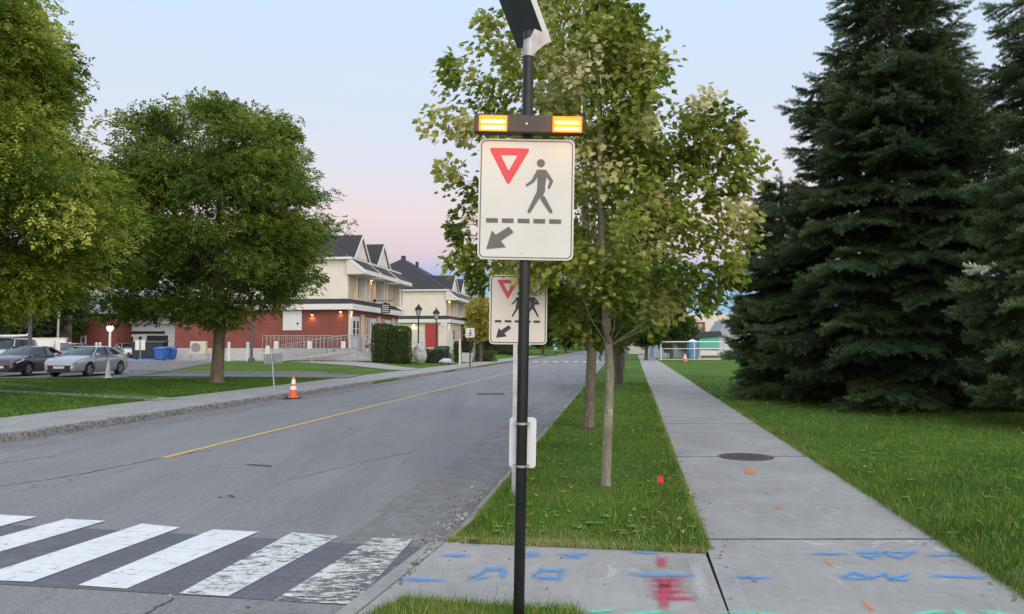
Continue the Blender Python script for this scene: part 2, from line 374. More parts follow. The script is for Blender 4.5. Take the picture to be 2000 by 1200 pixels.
# pavers of the crossing, and its painted bars
def m_paver(paint=None, wear=.4, rightwear=0):
    t = NT('paver' if paint is None else 'crossing_paint'); br = t.new('ShaderNodeTexBrick'); mp = t.new('ShaderNodeMapping'); mp.inputs['Rotation'].default_value = (0, 0, R(11))
    t.l.new(t.tc.outputs['Object'], mp.inputs[0]); t.l.new(mp.outputs[0], br.inputs[0])
    br.inputs['Scale'].default_value = 1; br.inputs['Brick Width'].default_value = .22; br.inputs['Row Height'].default_value = .105; br.inputs['Mortar Size'].default_value = .004
    br.inputs['Color1'].default_value = c4(.095,.100,.112); br.inputs['Color2'].default_value = c4(.115,.120,.132); br.inputs['Mortar'].default_value = c4(.072,.075,.082)
    if paint is None:
        base = t.mix(.7, br.outputs[0], t.rmp(t.noise(60, 4, .7), [(.3, .6), (.7, 1.4)]), 'MULTIPLY')
        base = t.mix(t.rmp(t.noise(1.6, 5, .7), [(.5, 0.0), (.75, .5)]), base, c4(.17,.17,.17))
        t.l.new(base, t.b.inputs['Base Color']); t.b.inputs['Roughness'].default_value = .9; t.bump(t.noise(70, 3), .3, .005); return t.m
    base = t.mix(.6, c4(*paint), t.rmp(t.noise(5, 6, .7), [(.3, .78), (.7, 1.08)]), 'MULTIPLY')
    t.l.new(base, t.b.inputs['Base Color']); t.b.inputs['Roughness'].default_value = .7
    f = t.noise(17, 9, .82, stretch=(.55, 1.25, 1)); jn = t.math('MULTIPLY', br.outputs['Fac'], t.rmp(t.noise(7, 4), [(.50, 0.0), (.64, .8)]))
    a = t.rmp(t.math('ADD', t.math('MULTIPLY', f, .75), t.math('MULTIPLY', t.noise(2.3, 3), .25)), [(wear-.025, 0.0), (wear+.03, 1.0)]); a = t.math('MULTIPLY', a, t.math('SUBTRACT', 1.0, jn))
    tr = t.new('ShaderNodeBsdfTransparent'); mx = t.new('ShaderNodeMixShader'); t.l.new(a, mx.inputs[0]); t.l.new(tr.outputs[0], mx.inputs[1]); t.l.new(t.b.outputs[0], mx.inputs[2])
    t.l.new(mx.outputs[0], t.out.inputs[0]); return t.m
def GR(px, py): return G(px, py, ZR+.02)
band = []
farL = GR(-900, 985); farR = GR(830, 1066); nearR = GR(690, 1178); nearL = GR(-1500, 1085)
band = [((farL[0]-.3, farL[1]-1.75), nearR, farR, farL)]
paver = strip_on_road('crossing_pavers', band, m_paver(), .004, 30)
bars = [[(350,1160),(445,1165),(662,1047),(570,1041)], [(152,1146),(247,1152),(505,1040),(415,1036)], [(-60,1136),(62,1140),(352,1033),(277,1026)],
        [(-255,1123),(-155,1128),(206,1021),(130,1017)]]
bars = [[GR(*p) for p in q] for q in bars]
P1 = m_paver((.66,.67,.66), .38); P2 = m_paver((.60,.61,.58), .455); P3 = m_paver((.58,.58,.53), .49)
q2, q3 = bars[2], bars[3]
for k in (1, 2, 3, 4):
    bars.append([(a[0]-.73*k, a[1]+.17*k) for a in q3])
strip_on_road('crossing_bars', bars[1:], P1, .009)
strip_on_road('crossing_bar', [bars[0]], P2, .009)
strip_on_road('crossing_bar', [[GR(*p) for p in ((535,1172),(690,1178),(806,1052),(730,1049))]], P3, .009)
# centre line, near piece to far
M_YEL = m_paint('yellow_road_paint', (.52,.36,.10), .36, 16)
def cl(y): return -6.62 + .1375*y
ycl = [11.6] + list(np.arange(13, 75, 3.0))
qs = [((cl(a)-.06, a), (cl(a)+.06, a), (cl(b)+.06, b), (cl(b)-.06, b)) for a, b in zip(ycl[:-1], ycl[1:])]
strip_on_road('centre_line', qs, M_YEL, .006, 4)
# far crossing
M_WP = m_paint('white_road_paint', (.6,.6,.58), .38, 10)
qs = []
for k in range(9):
    x0 = xl(78)+.8+k*.98; qs.append(((x0, 76.5+.05*k), (x0+.5, 76.5), (x0+.8, 79.5), (x0+.3, 79.5)))
strip_on_road('far_crossing_bars', qs, M_WP, .006, 3)
# oil stain / patch on the road
M_PATCH = m_paint('dark_tar_patch', (.06,.06,.065), .47, 3, .8, .03)
a = GR(935, 772); b_ = GR(985, 772); c_ = GR(985, 768.5); d_ = GR(930, 769)
strip_on_road('tar_patch', [(a, b_, c_, d_)], M_PATCH, .006, 4)
strip_on_road('tar_patch', [(GR(425,974), GR(460,974), GR(455,969), GR(430,969)), (GR(480,910), GR(530,914), GR(528,911), GR(482,908))], M_PATCH, .006, 3)
# paler, gritty strip along the right kerb
M_GRIT = m_paint('pale_road_grit', (.25,.235,.22), .60, 3.2, .95, .16)
strip_on_road('road_grit', [((xr(a)-1.0, a), (xr(a)-.02, a), (xr(b)-.02, b), (xr(b)-.9, b)) for a, b in ((4.5, 8), (8, 13), (13, 20), (20, 34))], M_GRIT, .003, 8)
M_GRITL = m_paint('pale_verge_grit', (.24,.24,.235), .56, 1.3, .95, .16)
strip_on_road('road_grit', [((xl(a)+.02, a), (xl(a)+1.1, a), (xl(b)+1.0, b), (xl(b)+.02, b)) for a, b in ((9, 16), (16, 24), (24, 40))], M_GRITL, .003, 8)

# kerbs
def kerb_left():
    rng = random.Random(3); b = MB(); y = 4.0; t = NT('rough_stone'); n = t.noise(14, 6, .75); n2 = t.noise(50, 3)
    base = t.mix(.6, t.rmp(n, [(.33, c4(.05,.048,.045)), (.5, c4(.20,.19,.18)), (.66, c4(.40,.38,.36))]), t.rmp(n2, [(.3, .6), (.7, 1.4)]), 'MULTIPLY')
    t.l.new(base, t.b.inputs['Base Color']); t.b.inputs['Roughness'].default_value = .95; t.bump(n, 1, .04)
    while y < 58:
        L = rng.uniform(.22, .55) if y < 40 else 1.2
        low = (33.5 < y < 37.5) or (47 < y < 51)
        if low: y += L; continue
        x = xl(y+L/2); w = rng.uniform(.10, .16); h = .085 + rng.uniform(-.035, .012); j = rng.uniform(-.03, .03)
        sk = .136
        vs = [(x-w-L*sk/2, y, -.15), (x+j+.06-L*sk/2, y, -.15), (x+j+.06+L*sk/2, y+L-.02, -.15), (x-w+L*sk/2, y+L-.02, -.15)]
        vs += [(p[0]+(0 if i in (0, 3) else -rng.uniform(.02, .06)), p[1]+rng.uniform(-.0, .02), h+rng.uniform(-.018, .012)) for i, p in enumerate(vs)]
        b.add(vs, [(0,3,2,1),(4,5,6,7),(0,1,5,4),(1,2,6,5),(2,3,7,6),(3,0,4,7)]); y += L
    tag(b.build('kerb', t.m, bevel=.012), kind='structure')
kerb_left()
def kerb_right():
    b = MB(); y = 6.62
    rng = random.Random(8)
    while y < 90:
        L = 1.5 if y < 30 else 4
        w = .15; j = rng.uniform(-.015, .015)
        for k in range(6):
            ya, yb = y+L*k/6, y+L*(k+1)/6 - (.012 if k == 5 else 0)
            h = -.004 + rng.uniform(-.014, .008)
            b.add([(xr(ya)+j, ya, -.15), (xr(ya)+w, ya, -.15), (xr(yb)+w, yb, -.15), (xr(yb)+j, yb, -.15), (xr(ya)+j+.02, ya, h), (xr(ya)+w, ya, h+.01), (xr(yb)+w, yb, h+.01), (xr(yb)+j+.02, yb, h)],
                  [(4,5,6,7),(0,1,5,4),(1,2,6,5),(2,3,7,6),(3,0,4,7)])
        y += L
    # bent end stone at the crossing
    x, yy = xr(6.62), 6.62
    b.add([(x-.10, yy-.12, -.15), (x+.13, yy-.14, -.15), (x+.16, yy-.01, -.15), (x, yy-.01, -.15), (x-.05, yy-.10, -.01), (x+.12, yy-.12, .012), (x+.15, yy-.01, .012), (x+.02, yy-.01, .0)],
          [(4,5,6,7),(0,1,5,4),(1,2,6,5),(2,3,7,6),(3,0,4,7)])
    tag(b.build('kerb', m_concrete('kerb_concrete', (.22,.215,.205), (.33,.32,.30))), kind='structure')
kerb_right()

# pavements
def slabs(name, f0, f1, joints, z, m, gap=.012):
    b = MB()
    for a, c in zip(joints[:-1], joints[1:]):
        n = max(1, int((c-a)/2.5))
        for k in range(n):
            ya = a+(c-a)*k/n + (gap/2 if k == 0 else 0); yb = a+(c-a)*(k+1)/n - (gap/2 if k == n-1 else 0)
            b.add([(f0(ya), ya, z-.08), (f1(ya), ya, z-.08), (f1(yb), yb, z-.08), (f0(yb), yb, z-.08), (f0(ya), ya, z), (f1(ya), ya, z), (f1(yb), yb, z), (f0(yb), yb, z)],
                  [(4,5,6,7),(1,2,6,5),(3,0,4,7)] + ([(0,1,5,4)] if k == 0 else []) + ([(2,3,7,6)] if k == n-1 else []))
    return tag(b.build(name, m, fix=False), kind='structure')
slabs('pavement', sl, sr, [-3, 1.8, 6.67, 11.55, 16.4, 21.3, 26.2, 31.1, 36, 41, 46, 56, 70, 90, 130], 0.0, M_CONC, .032)
slabs('pavement', lambda y: xl(y)-LSW, lambda y: xl(y)-.11, [2, 5, 8, 11, 14, 17, 20, 23, 26, 29, 32.5, 36, 40, 44, 50, 60, 80, 110], .08, M_CONCL, .015)
jm = m_paint('joint_dirt', (.045,.042,.038), .40, 30, .95, .05); jb = MB(); rj = random.Random(4)
for yj in (6.67, 11.55, 16.4, 21.3, 26.2, 31.1):
    n = 26; up_, lo_ = [], []
    for i in range(n+1):
        f = i/n; x = sl(yj)+(sr(yj)-sl(yj))*f; w = (.010+rj.uniform(0, .008))*(1+yj*.012)*(1 if yj < 12 else .7); up_.append((x, yj+.003+w, .0012)); lo_.append((x, yj+.003-w, .0012))
    jb.add(lo_+up_, [(i, i+1, n+2+i, n+1+i) for i in range(n)])
tag(jb.build('pavement_joint', jm, fix=False), kind='structure')
# low concrete band along the pavement beside the corner slab
M_EDGE = m_concrete('trowelled_edge', (.27,.265,.255), (.34,.335,.325))
b = MB(); b.add([(sl(y)+o, y, z) for y in (-1, 6.62) for o, z in ((-.012, .003), (.10, .0045), (.125, .0015))], [(0,1,4,3),(1,2,5,4)]); tag(b.build('pavement_edge', M_EDGE, fix=False), kind='structure')
# corner slab between the crossing and the pavement
A0, A1 = G(872, 1058), G(1377, 1080); B0, B1c = G(722, 1200), (sl(3.6)-.010, 3.6)
kk = .15
cs = MB(); pts = [A0, A1, B1c, (B0[0]-.35, 3.6)]
cs.add([(p[0], p[1], .0) for p in pts], [(3,2,1,0)])
tag(MB().add([(sl(y)+o, y, -.028) for y in (1, 6.45) for o in (-.10, .03)], [(0,1,3,2)]).build('joint_soil', simple('dark_soil', (.05,.045,.04), .95), fix=False), kind='structure')
corner = tag(cs.build('corner_slab', m_concrete('corner_concrete', (.26,.25,.235), (.345,.335,.32)), fix=False), kind='structure')
kb = MB(); a, c = A0, (B0[0]-.35, 3.6)
nseg = 5
for k in range(nseg):
    p = [a[i]+(c[i]-a[i])*k/nseg for i in (0, 1)]; q = [a[i]+(c[i]-a[i])*((k+1)/nseg-.006) for i in (0, 1)]
    kb.add([(p[0]-.15, p[1], -.15), (p[0]-.012, p[1], -.15), (q[0]-.012, q[1], -.15), (q[0]-.15, q[1], -.15), (p[0]-.15, p[1], -.012), (p[0]-.012, p[1], .002), (q[0]-.012, q[1], .002), (q[0]-.15, q[1], -.012)],
           [(4,5,6,7),(0,1,5,4),(1,2,6,5),(2,3,7,6),(3,0,4,7)])
tag(kb.build('kerb', bpy.data.materials['kerb_concrete']), kind='structure')
# verge, with the straight-cut front edge, and the tuft of lawn by the signpost
vg = MB(); ya = [6.5, 8, 10, 14, 20, 30, 45, 60, 90]
row = [[(A0[0]+.02, A0[1]+.0, .012), ((A0[0]+A1[0])/2, (A0[1]+A1[1])/2, .02), (sl(A1[1])-.03, A1[1]+.0, .008)]] + [[(xr(y)+.14, y, .008), ((xr(y)+sl(y))/2, y, .035), (sl(y)-.01, y, .006)] for y in ya[1:]]
vg.add([p for r_ in row for p in r_], [(i*3+j, i*3+j+1, i*3+j+4, i*3+j+3) for i in range(len(row)-1) for j in range(2)])
tag(vg.build('verge', M_LAWN, fix=False), kind='structure')
F = [G(700, 1215), G(790, 1172), G(900, 1183), G(1120, 1196), G(1150, 1215), (.42, 3.4), (-1.1, 3.4)]
tag(MB().add([(x, y, .018) for x, y in F], [tuple(range(len(F)-1, -1, -1))]).build('verge', M_LAWN, fix=False), kind='structure')

# parking lot, driveways, paths of the left side: sheets that follow the ground
def patch(name, corners, m, dz, n=10):
    b = MB(); c = corners; vs = []
    for i in range(n+1):
        for j in range(n+1):
            s, t = i/n, j/n
            x = (c[0][0]*(1-s)+c[1][0]*s)*(1-t) + (c[3][0]*(1-s)+c[2][0]*s)*t
            y = (c[0][1]*(1-s)+c[1][1]*s)*(1-t) + (c[3][1]*(1-s)+c[2][1]*s)*t
            vs.append((x, y, gz(x, y)+dz))
    b.add(vs, [(i*(n+1)+j, (i+1)*(n+1)+j, (i+1)*(n+1)+j+1, i*(n+1)+j+1) for i in range(n) for j in range(n)])
    return tag(b.build(name, m, fix=False), kind='structure')
M_LOT = m_concrete('worn_asphalt', (.13,.125,.125), (.19,.185,.18))
M_PATH = m_concrete('path_concrete', (.27,.26,.235), (.34,.33,.30))
patch('parking_lot', [(-60, 36.4), (xl(36.4)-12.4, 36.4), (xl(60)-19.5, 60), (-70, 60)], M_LOT, .02, 24)
patch('driveway', [(xl(38)-13.2, 38.6), (xl(39.5)-LSW+.05, 36.5), (xl(40)-LSW+.05, 40.5), (xl(42)-13.2, 42.6)], M_LOT, .026, 24)
patch('driveway', [(xl(47)-14, 61.5), (xl(50)-LSW+.05, 47), (xl(51)-LSW+.05, 51.5), (xl(55)-12, 64)], M_PATH, .024, 24)
patch('parking_lot', [(-60, 60), (xl(60)-6.5, 60), (xl(66)-6.5, 72), (-80, 72)], M_CONCL, .03, 24)
patch('parking_bay', [GT(205, 704), GT(300, 706), GT(300, 697), GT(245, 697)], m_paint('blue_bay_paint', (.13,.30,.62), .3, 2), .04, 6)
p0, p1 = GT(0, 752), GT(335, 781)
patch('path', [(p0[0]-6, p0[1]+.5), (p1[0]-.3, p1[1]-.4), (p1[0]+.2, p1[1]+.35), (p0[0]-6, p0[1]+1.0)], M_PATH, .012, 20)
# light concrete edging behind the driveway
eg = MB(); e0, e1 = GT(252, 727), GT(640, 731)
for k in range(12):
    p = [e0[i]+(e1[i]-e0[i])*k/12 for i in (0, 1)]; q = [e0[i]+(e1[i]-e0[i])*(k+1)/12 for i in (0, 1)]
    za, zb = gz(*p), gz(*q)
    eg.add([(p[0], p[1], za-.05), (q[0], q[1], zb-.05), (q[0], q[1]+.15, zb-.05), (p[0], p[1]+.15, za-.05), (p[0], p[1], za+.11), (q[0], q[1], zb+.11), (q[0], q[1]+.15, zb+.11), (p[0], p[1]+.15, za+.11)],
           [(4,5,6,7),(0,1,5,4),(2,3,7,6)])
tag(eg.build('kerb', M_CONCL), kind='structure')

# sprayed utility marks
def spray(name, rgb, px_polys, wear=.40, soft=.12, scale=7, stretch=None, amount=1.0):
    """each mark: a core and a feathered rim, the feathering carried by the mesh"""
    t = NT(name+'_paint'); f = t.noise(55, 6, .8); f2 = t.noise(scale*2.2, 4, .7, stretch=stretch)
    t.b.inputs['Base Color'].default_value = c4(*rgb); t.b.inputs['Roughness'].default_value = .85
    at = t.new('ShaderNodeAttribute', attribute_name='tint')
    a = t.math('ADD', t.math('ADD', at.outputs['Fac'], t.math('MULTIPLY', t.math('SUBTRACT', f, .5), 1.5)), t.math('MULTIPLY', t.math('SUBTRACT', f2, .5), 1.2))
    a = t.math('MULTIPLY', t.rmp(a, [(.12, 0.0), (1.1, 1.0)]), amount*.85)
    tr = t.new('ShaderNodeBsdfTransparent'); mx = t.new('ShaderNodeMixShader')
    t.l.new(a, mx.inputs[0]); t.l.new(tr.outputs[0], mx.inputs[1]); t.l.new(t.b.outputs[0], mx.inputs[2]); t.l.new(mx.outputs[0], t.out.inputs[0])
    V, Fs, T = [], [], []
    for i, poly in enumerate(px_polys):
        pts = [Vector((*G(x, y, .008), 0)) for x, y in poly]; n = len(pts); c = sum(pts, Vector())/n; z = .0068+.0003*(i % 3); k = len(V)
        # subdivide the outline so the rim is even
        fine = [pts[j].lerp(pts[(j+1) % n], q/4) for j in range(n) for q in range(4)]; n = len(fine)
        V.append((c.x, c.y, z)); T.append(1.0)
        for sc, off, tv in ((.45, 0, .85), (.85, .004, .45), (1.08, .045, 0.0)):
            for p in fine:
                d = p-c; q = c + d*sc + d.normalized()*off; V.append((q.x, q.y, z)); T.append(tv)
        Fs += [(k, k+1+j, k+1+(j+1) % n) for j in range(n)]
        for r_ in range(2): Fs += [(k+1+r_*n+j, k+1+(r_+1)*n+j, k+1+(r_+1)*n+(j+1) % n, k+1+r_*n+(j+1) % n) for j in range(n)]
    loops = np.concatenate([np.array(q) for q in Fs]); tot = np.array([len(q) for q in Fs]); st = np.concatenate([[0], np.cumsum(tot)[:-1]])
    return tag(np_mesh(name, np.array(V), loops, st, tot, t.m, None, np.array(T)), kind='structure')
def stroke(x0, y0, x1, y1, w0, w1=None):
    w1 = w0 if w1 is None else w1
    return [(x0, y0-w0/2), (x1, y1-w1/2), (x1, y1+w1/2), (x0, y0+w0/2)]
BLUE = (.10,.30,.62)
spray('blue_mark', BLUE, [stroke(1580,1081,1655,1081,3,5), stroke(1672,1079,1722,1078,6,5), stroke(1676,1083,1706,1090,4,3), stroke(1700,1089,1730,1078,4,5), stroke(1730,1080,1758,1090,5,5), stroke(1755,1090,1790,1076,5,5), stroke(1728,1078,1785,1078,4,4),
    stroke(1812,1084,1890,1084,4), stroke(1645,1127,1668,1117,6,5), stroke(1664,1117,1700,1126,5,6), stroke(1650,1129,1705,1129,5,5), stroke(1700,1128,1730,1120,5,5), stroke(1728,1120,1742,1132,5,4), stroke(1738,1132,1776,1119,6,5), stroke(1745,1132,1776,1131,5,5), stroke(1820,1124,1925,1127,5,6), stroke(1435,1126,1500,1128,5,5)], .44, .10)
spray('blue_mark', BLUE, [stroke(1040,1124,1056,1113,5,6), stroke(1054,1113,1100,1114,6,6), stroke(1098,1115,1092,1127,6,6), stroke(1044,1127,1095,1128,6,6), stroke(1235,1122,1355,1124,8,6), [(1092,1080),(1120,1081),(1148,1078),(1135,1090),(1105,1089)], stroke(1235,1078,1285,1080,4,3),
    stroke(918,1130,952,1112,6,6), stroke(950,1112,984,1110,7,6), [(978,1109),(986,1109),(988,1129),(978,1129)], stroke(930,1130,955,1126,4,3), [(1026,1078),(1050,1077),(1052,1086),(1028,1088)], stroke(866,1084,915,1085,6,4), stroke(790,1130,870,1133,8,4)], .44, .12)
spray('red_mark', (.50,.055,.10), [[(1284,1088),(1300,1088),(1299,1107),(1285,1107)], stroke(1268,1132,1335,1131,8,8), stroke(1272,1144,1332,1142,8,9), stroke(1276,1156,1338,1154,9,8), stroke(1280,1167,1358,1168,8,7), [(1284,1130),(1312,1130),(1306,1192),(1286,1192)]], .42, .09, 9, (.5, 3, 1))
spray('orange_mark', (.66,.24,.08), [[(1450,917),(1465,913),(1478,920),(1476,927),(1458,927)], [(1612,1090),(1619,1092),(1629,1105),(1622,1106)], [(1683,1172),(1692,1175),(1710,1190),(1702,1192)], [(1518,985),(1523,985),(1528,995),(1520,994)], [(1492,960),(1500,962),(1497,966)]], .40, .12)
spray('green_mark', (.16,.62,.42), [stroke(1140,1196,1200,1191,5), stroke(1210,1201,1312,1193,6,8), stroke(1414,1196,1530,1199,5), stroke(1780,1199,1845,1193,5,8), stroke(1860,1194,1895,1203,8), stroke(1915,1195,1980,1201,8,7)], .38, .1)
# crumbled edge of the corner slab
spray('broken_concrete', (.44,.43,.41), [[(1340,1088),(1368,1086),(1385,1130),(1402,1199),(1372,1199),(1345,1150),(1352,1120)]], .52, .0, 16)
spray('pale_crack', (.42,.41,.39), [stroke(1140,1090,1165,1190,10,26)], .53, .0, 10, None, .35)
# manhole
mh = MB(); gx, gy = G(1457, 893)
mh.lathe([(.385, .0), (.385, .006), (.37, .009), (.36, .006), (.345, .009), (0.01, .011)], (gx, gy, 0), 40)
for i in range(-4, 5):
    for j in range(-4, 5):
        if i*i+j*j < 17: mh.box(gx+i*.072-.02, gx+i*.072+.02, gy+j*.072-.02, gy+j*.072+.02, .009, .0145)
tag(mh.build('manhole_cover', simple('cast_iron', (.085,.068,.062), .8, .3, .3, 9)), 'round rusty brown manhole cover set in the pavement', 'manhole cover')

# ------------------------------------------------------------ grass blades
rngG = np.random.default_rng(5)
M_GRASS = m_leaf('grass_blades', [(0, (.040,.092,.010)), (.35, (.088,.180,.020)), (.65, (.19,.29,.045)), (.85, (.33,.34,.11)), (1, (.48,.43,.22))], .3, .6, .25)
def in_verge(x, y): return (x > xr(y)+.13) & (x < sl(y)-.015) & (y > A0[1] + (A1[1]-A0[1])/(A1[0]-A0[0])*(x-A0[0]) + .0)
def blades(name, x, y, z, h, w, tint, m=M_GRASS):
    n = len(x); P = np.stack([x, y, z], 1)
    th = rngG.uniform(0, 2*np.pi, n); ln = rngG.uniform(.15, .95, n)
    D = np.stack([np.cos(th)*ln, np.sin(th)*ln, np.ones(n)], 1); D = unit(D)
    ph = rngG.uniform(0, 2*np.pi, n); S = np.stack([np.cos(ph), np.sin(ph), np.zeros(n)], 1)
    N = np.cross(S, D)
    tv = [(-.5, 0, 0), (.5, 0, 0), (.32, .55, .06), (-.32, .55, .06), (0, 1, .22)]
    k = 5; tvn = np.array(tv)
    V = P[:,None,:] + tvn[None,:,0,None]*w[:,None,None]*S[:,None,:] + h[:,None,None]*(tvn[None,:,1,None]*D[:,None,:] + tvn[None,:,2,None]*N[:,None,:])
    loops = (np.array([0,1,2,3,3,2,4])[None,:] + (np.arange(n)*5)[:,None]).ravel()
    starts = (np.array([0,4])[None,:] + (np.arange(n)*7)[:,None]).ravel(); tot = np.tile([4,3], n)
    o = np_mesh(name, V.reshape(-1,3), loops, starts, tot, m, None, np.repeat(tint, 5)); return tag(o, 'short green mown grass blades of the lawns and verge', 'grass', kind='stuff')
def lumpy(x, y, s=1.0):
    return .5+.5*(np.sin(x*2.9*s+np.sin(y*2.3*s))*np.cos(y*3.7*s+np.sin(x*1.7*s)*1.5))
def samp(n, y0, y1, xa, xb, pw=1.6):
    u = rngG.uniform(0, 1, n)
    y = (y0**(1-pw) + u*(y1**(1-pw)-y0**(1-pw)))**(1/(1-pw))
    a, b = xa(y), xb(y); return a + (b-a)*rngG.uniform(0, 1, n), y
def make_grass():
    X, Y, H, Wd, T = [], [], [], [], []
    def put(x, y, hs=1.0, dry=0.0, ws=1.0):
        l = lumpy(x, y); n = len(x)
        l2 = lumpy(x*.33+2, y*.29, 1.0); h = (.020 + .024*l + .026*l2 + rngG.exponential(.012, n))*hs
        X.append(x); Y.append(y); H.append(h); Wd.append((.0035+.0016*rngG.uniform(0, 1, n))*ws*np.maximum(1, y/9))
        T.append(np.clip(.10+.30*l+.15*lumpy(x*.31+4, y*.37)+rngG.normal(0, .2, n)+dry+(rngG.uniform(0, 1, n) < .05)*.4, 0, 1))
    x, y = samp(95000, 6.1, 34, lambda y: xr(y)+.02, lambda y: sl(y)+.03, 1.7); k = in_verge(x, y); put(x[k], y[k])
    # dry trampled front edge
    x = rngG.uniform(A0[0], A1[0], 9000); o_ = rngG.normal(0, .20, 9000); o_ = np.where(o_ < 0, -np.abs(o_)*.12, o_)*np.where(rngG.uniform(0, 1, 9000) < .3, 0.1, 1); y = A0[1] + (A1[1]-A0[1])/(A1[0]-A0[0])*(x-A0[0]) + o_; k = (x > xr(y)+.02) & (x < sl(y)); put(x[k], y[k], .8, .42)
    # overhang on the edges of pavement and kerb
    y = samp(9000, 6.3, 30, lambda y: y*0, lambda y: y*0, 1.6)[1]; put(sl(y)+rngG.normal(-.02, .018, 9000), y, .8, .25)
    y = samp(9000, 6.6, 30, lambda y: y*0, lambda y: y*0, 1.6)[1]; put(xr(y)+.14+rngG.normal(0, .02, 9000), y, .9, .1)
    y = samp(14000, 4.6, 34, lambda y: y*0, lambda y: y*0, 1.6)[1]; put(sr(y)+rngG.normal(.015, .03, 14000), y, .9, .12)
    x, y = samp(150000, 4.6, 40, lambda y: sr(y), lambda y: np.minimum(y*.72+.8, 13+y*.1), 1.9); put(x, y, .95, -.08)
    # tuft by the signpost
    n = 16000; x = rngG.uniform(-1.0, .44, n); y = rngG.uniform(3.9, 5.1, n)
    import itertools
    def inside(px, py):
        c = np.zeros(len(px), bool); m_ = len(F)
        for i in range(m_):
            x1, y1 = F[i]; x2, y2 = F[(i+1) % m_]
            hit = ((y1 > py) != (y2 > py)) & (px < (x2-x1)*(py-y1)/(y2-y1+1e-9)+x1); c ^= hit
        return c
    k = inside(x, y); put(x[k], y[k], 1.35, .26)
    X, Y, H, Wd, T = map(np.concatenate, (X, Y, H, Wd, T))
    blades('grass', X, Y, np.full(len(X), .008), H, Wd, T)
    # coarse broad blades standing out of the turf
    x, y = samp(5000, 6.3, 26, lambda y: xr(y)+.1, lambda y: sl(y), 1.7); k = in_verge(x, y); x2, y2 = samp(9000, 4.8, 26, lambda y: sr(y)+.05, lambda y: np.minimum(y*.72+.8, 13+y*.1), 1.8)
    x = np.concatenate([x[k], x2]); y = np.concatenate([y[k], y2]); c = rngG.integers(0, len(x), len(x)); f = rngG.uniform(0, 1, len(x)) < .75
    x = np.where(f, x[c]+rngG.normal(0, .05, len(x)), x); y = np.where(f, y[c]+rngG.normal(0, .05, len(x)), y); k = (x < sl(y)-.02) | (x > sr(y)+.02); x, y = x[k], y[k]; n = len(x)
    blades('grass', x, y, np.full(n, .008), rngG.uniform(.05, .11, n), rngG.uniform(.006, .011, n)*np.maximum(1, y/12), np.clip(rngG.normal(.62, .12, n), 0, 1))
    # far lawns on the left: coarser tufts
    n = 90000; u = rngG.uniform(0, 1, n); y = 12+u**.8*28; x = xl(y)-LSW-.02-rngG.uniform(0, 1, n)**1.3*26
    k = ((x/y) > -.72) & ~((y > 37.8) & (x < xl(y)-13)) & ~((y > 36.4) & (y < 42) & (x < xl(y)-LSW)); x, y = x[k], y[k]
    z = np.array([gz(a, b) for a, b in zip(x, y)])
    p0x, p0y = p0; sl_ = (p1[1]-p0[1])/(p1[0]-p0[0]); yy = p0y+sl_*(x-p0x); k = (np.abs(y-yy-.35) > .42) | (x > p1[0]); x, y, z = x[k], y[k], z[k]
    n = len(x); l = lumpy(x, y, .6)
    blades('grass', x, y, z, .04+.04*l, np.full(n, .022), np.clip(.05+.35*l+rngG.normal(0, .15, n), 0, 1))
make_grass()
# gravel and grit where the road meets the kerb
def gravel():
    n = 900; y = 5.2+rngG.beta(1.6, 2.2, n)*5; x = xr(y)-.02-np.abs(rngG.normal(0, .22, n))*np.where(y > 6.5, 1, .6)
    n2 = 120; y = np.concatenate([y, rngG.uniform(4.2, 6.5, n2)]); x = np.concatenate([x, rngG.uniform(-2.6, 1.2, n2)])
    z = np.array([(rz(a, b) if a < xr(b)-.1 else .0) for a, b in zip(x, y)])
    s = .0035+rngG.exponential(.0035, len(x)); n = len(x)
    tv = [(-1,-.7,0),(1,-.8,0),(.8,.9,0),(-.9,.8,0),(-.5,-.4,.7),(.6,-.3,.8),(.4,.5,.6),(-.4,.5,.75)]
    tf = [(4,5,6,7),(0,1,5,4),(1,2,6,5),(2,3,7,6),(3,0,4,7)]
    th = rngG.uniform(0, 6.28, n); Bx = np.stack([np.cos(th), np.sin(th), 0*th], 1); By = np.stack([-np.sin(th), np.cos(th), 0*th], 1); Bz = np.tile([0, 0, 1.0], (n, 1))
    m = m_leaf('grit_stones', [(0, (.06,.06,.06)), (.6, (.20,.19,.18)), (1, (.42,.41,.38))], 0.0, .9)
    o = instances('gravel', tv, tf, np.stack([x, y, z], 1), Bx, By, Bz, s, rngG.uniform(0, 1, n), m)
    tag(o, 'loose grit and pebbles gathered along the kerb by the crossing', 'gravel', kind='stuff')
gravel()

# ============================================================ SIGNS AND POSTS
M_SIGNW = simple('sign_sheeting', (.60,.59,.56), .45, var=.05, scale=3, spec=.4)
M_SIGNK = simple('sign_ink', (.105,.102,.098), .5, var=.08)  # black film; the light it reflects is put into the colour as grey
M_SIGNKK = simple('sign_ink_black', (.022,.022,.022), .5, var=.1)
M_SIGNR = simple('sign_red', (.58,.045,.055), .45, var=.08)
def rrect(w, h, r, n=6):
    pts = []
    for cx, cy, a0 in ((w/2-r, h/2-r, 0), (-w/2+r, h/2-r, 90), (-w/2+r, -h/2+r, 180), (w/2-r, -h/2+r, 270)):
        for i in range(n+1):
            a = R(a0+90*i/n); pts.append((cx+r*math.cos(a), cy+r*math.sin(a)))
    return pts
def ring(b, out, inn, y0, y1):
    n = len(out)
    vs = [(p[0], y, p[1]) for y in (y0, y1) for p in out] + [(p[0], y, p[1]) for y in (y0, y1) for p in inn]
    fs = []
    for i in range(n):
        j = (i+1) % n
        fs += [(i, j, 2*n+j, 2*n+i), (n+i, 3*n+i, 3*n+j, n+j), (i, n+i, n+j, j), (2*n+i, 2*n+j, 3*n+j, 3*n+i)]
    b.add(vs, fs)
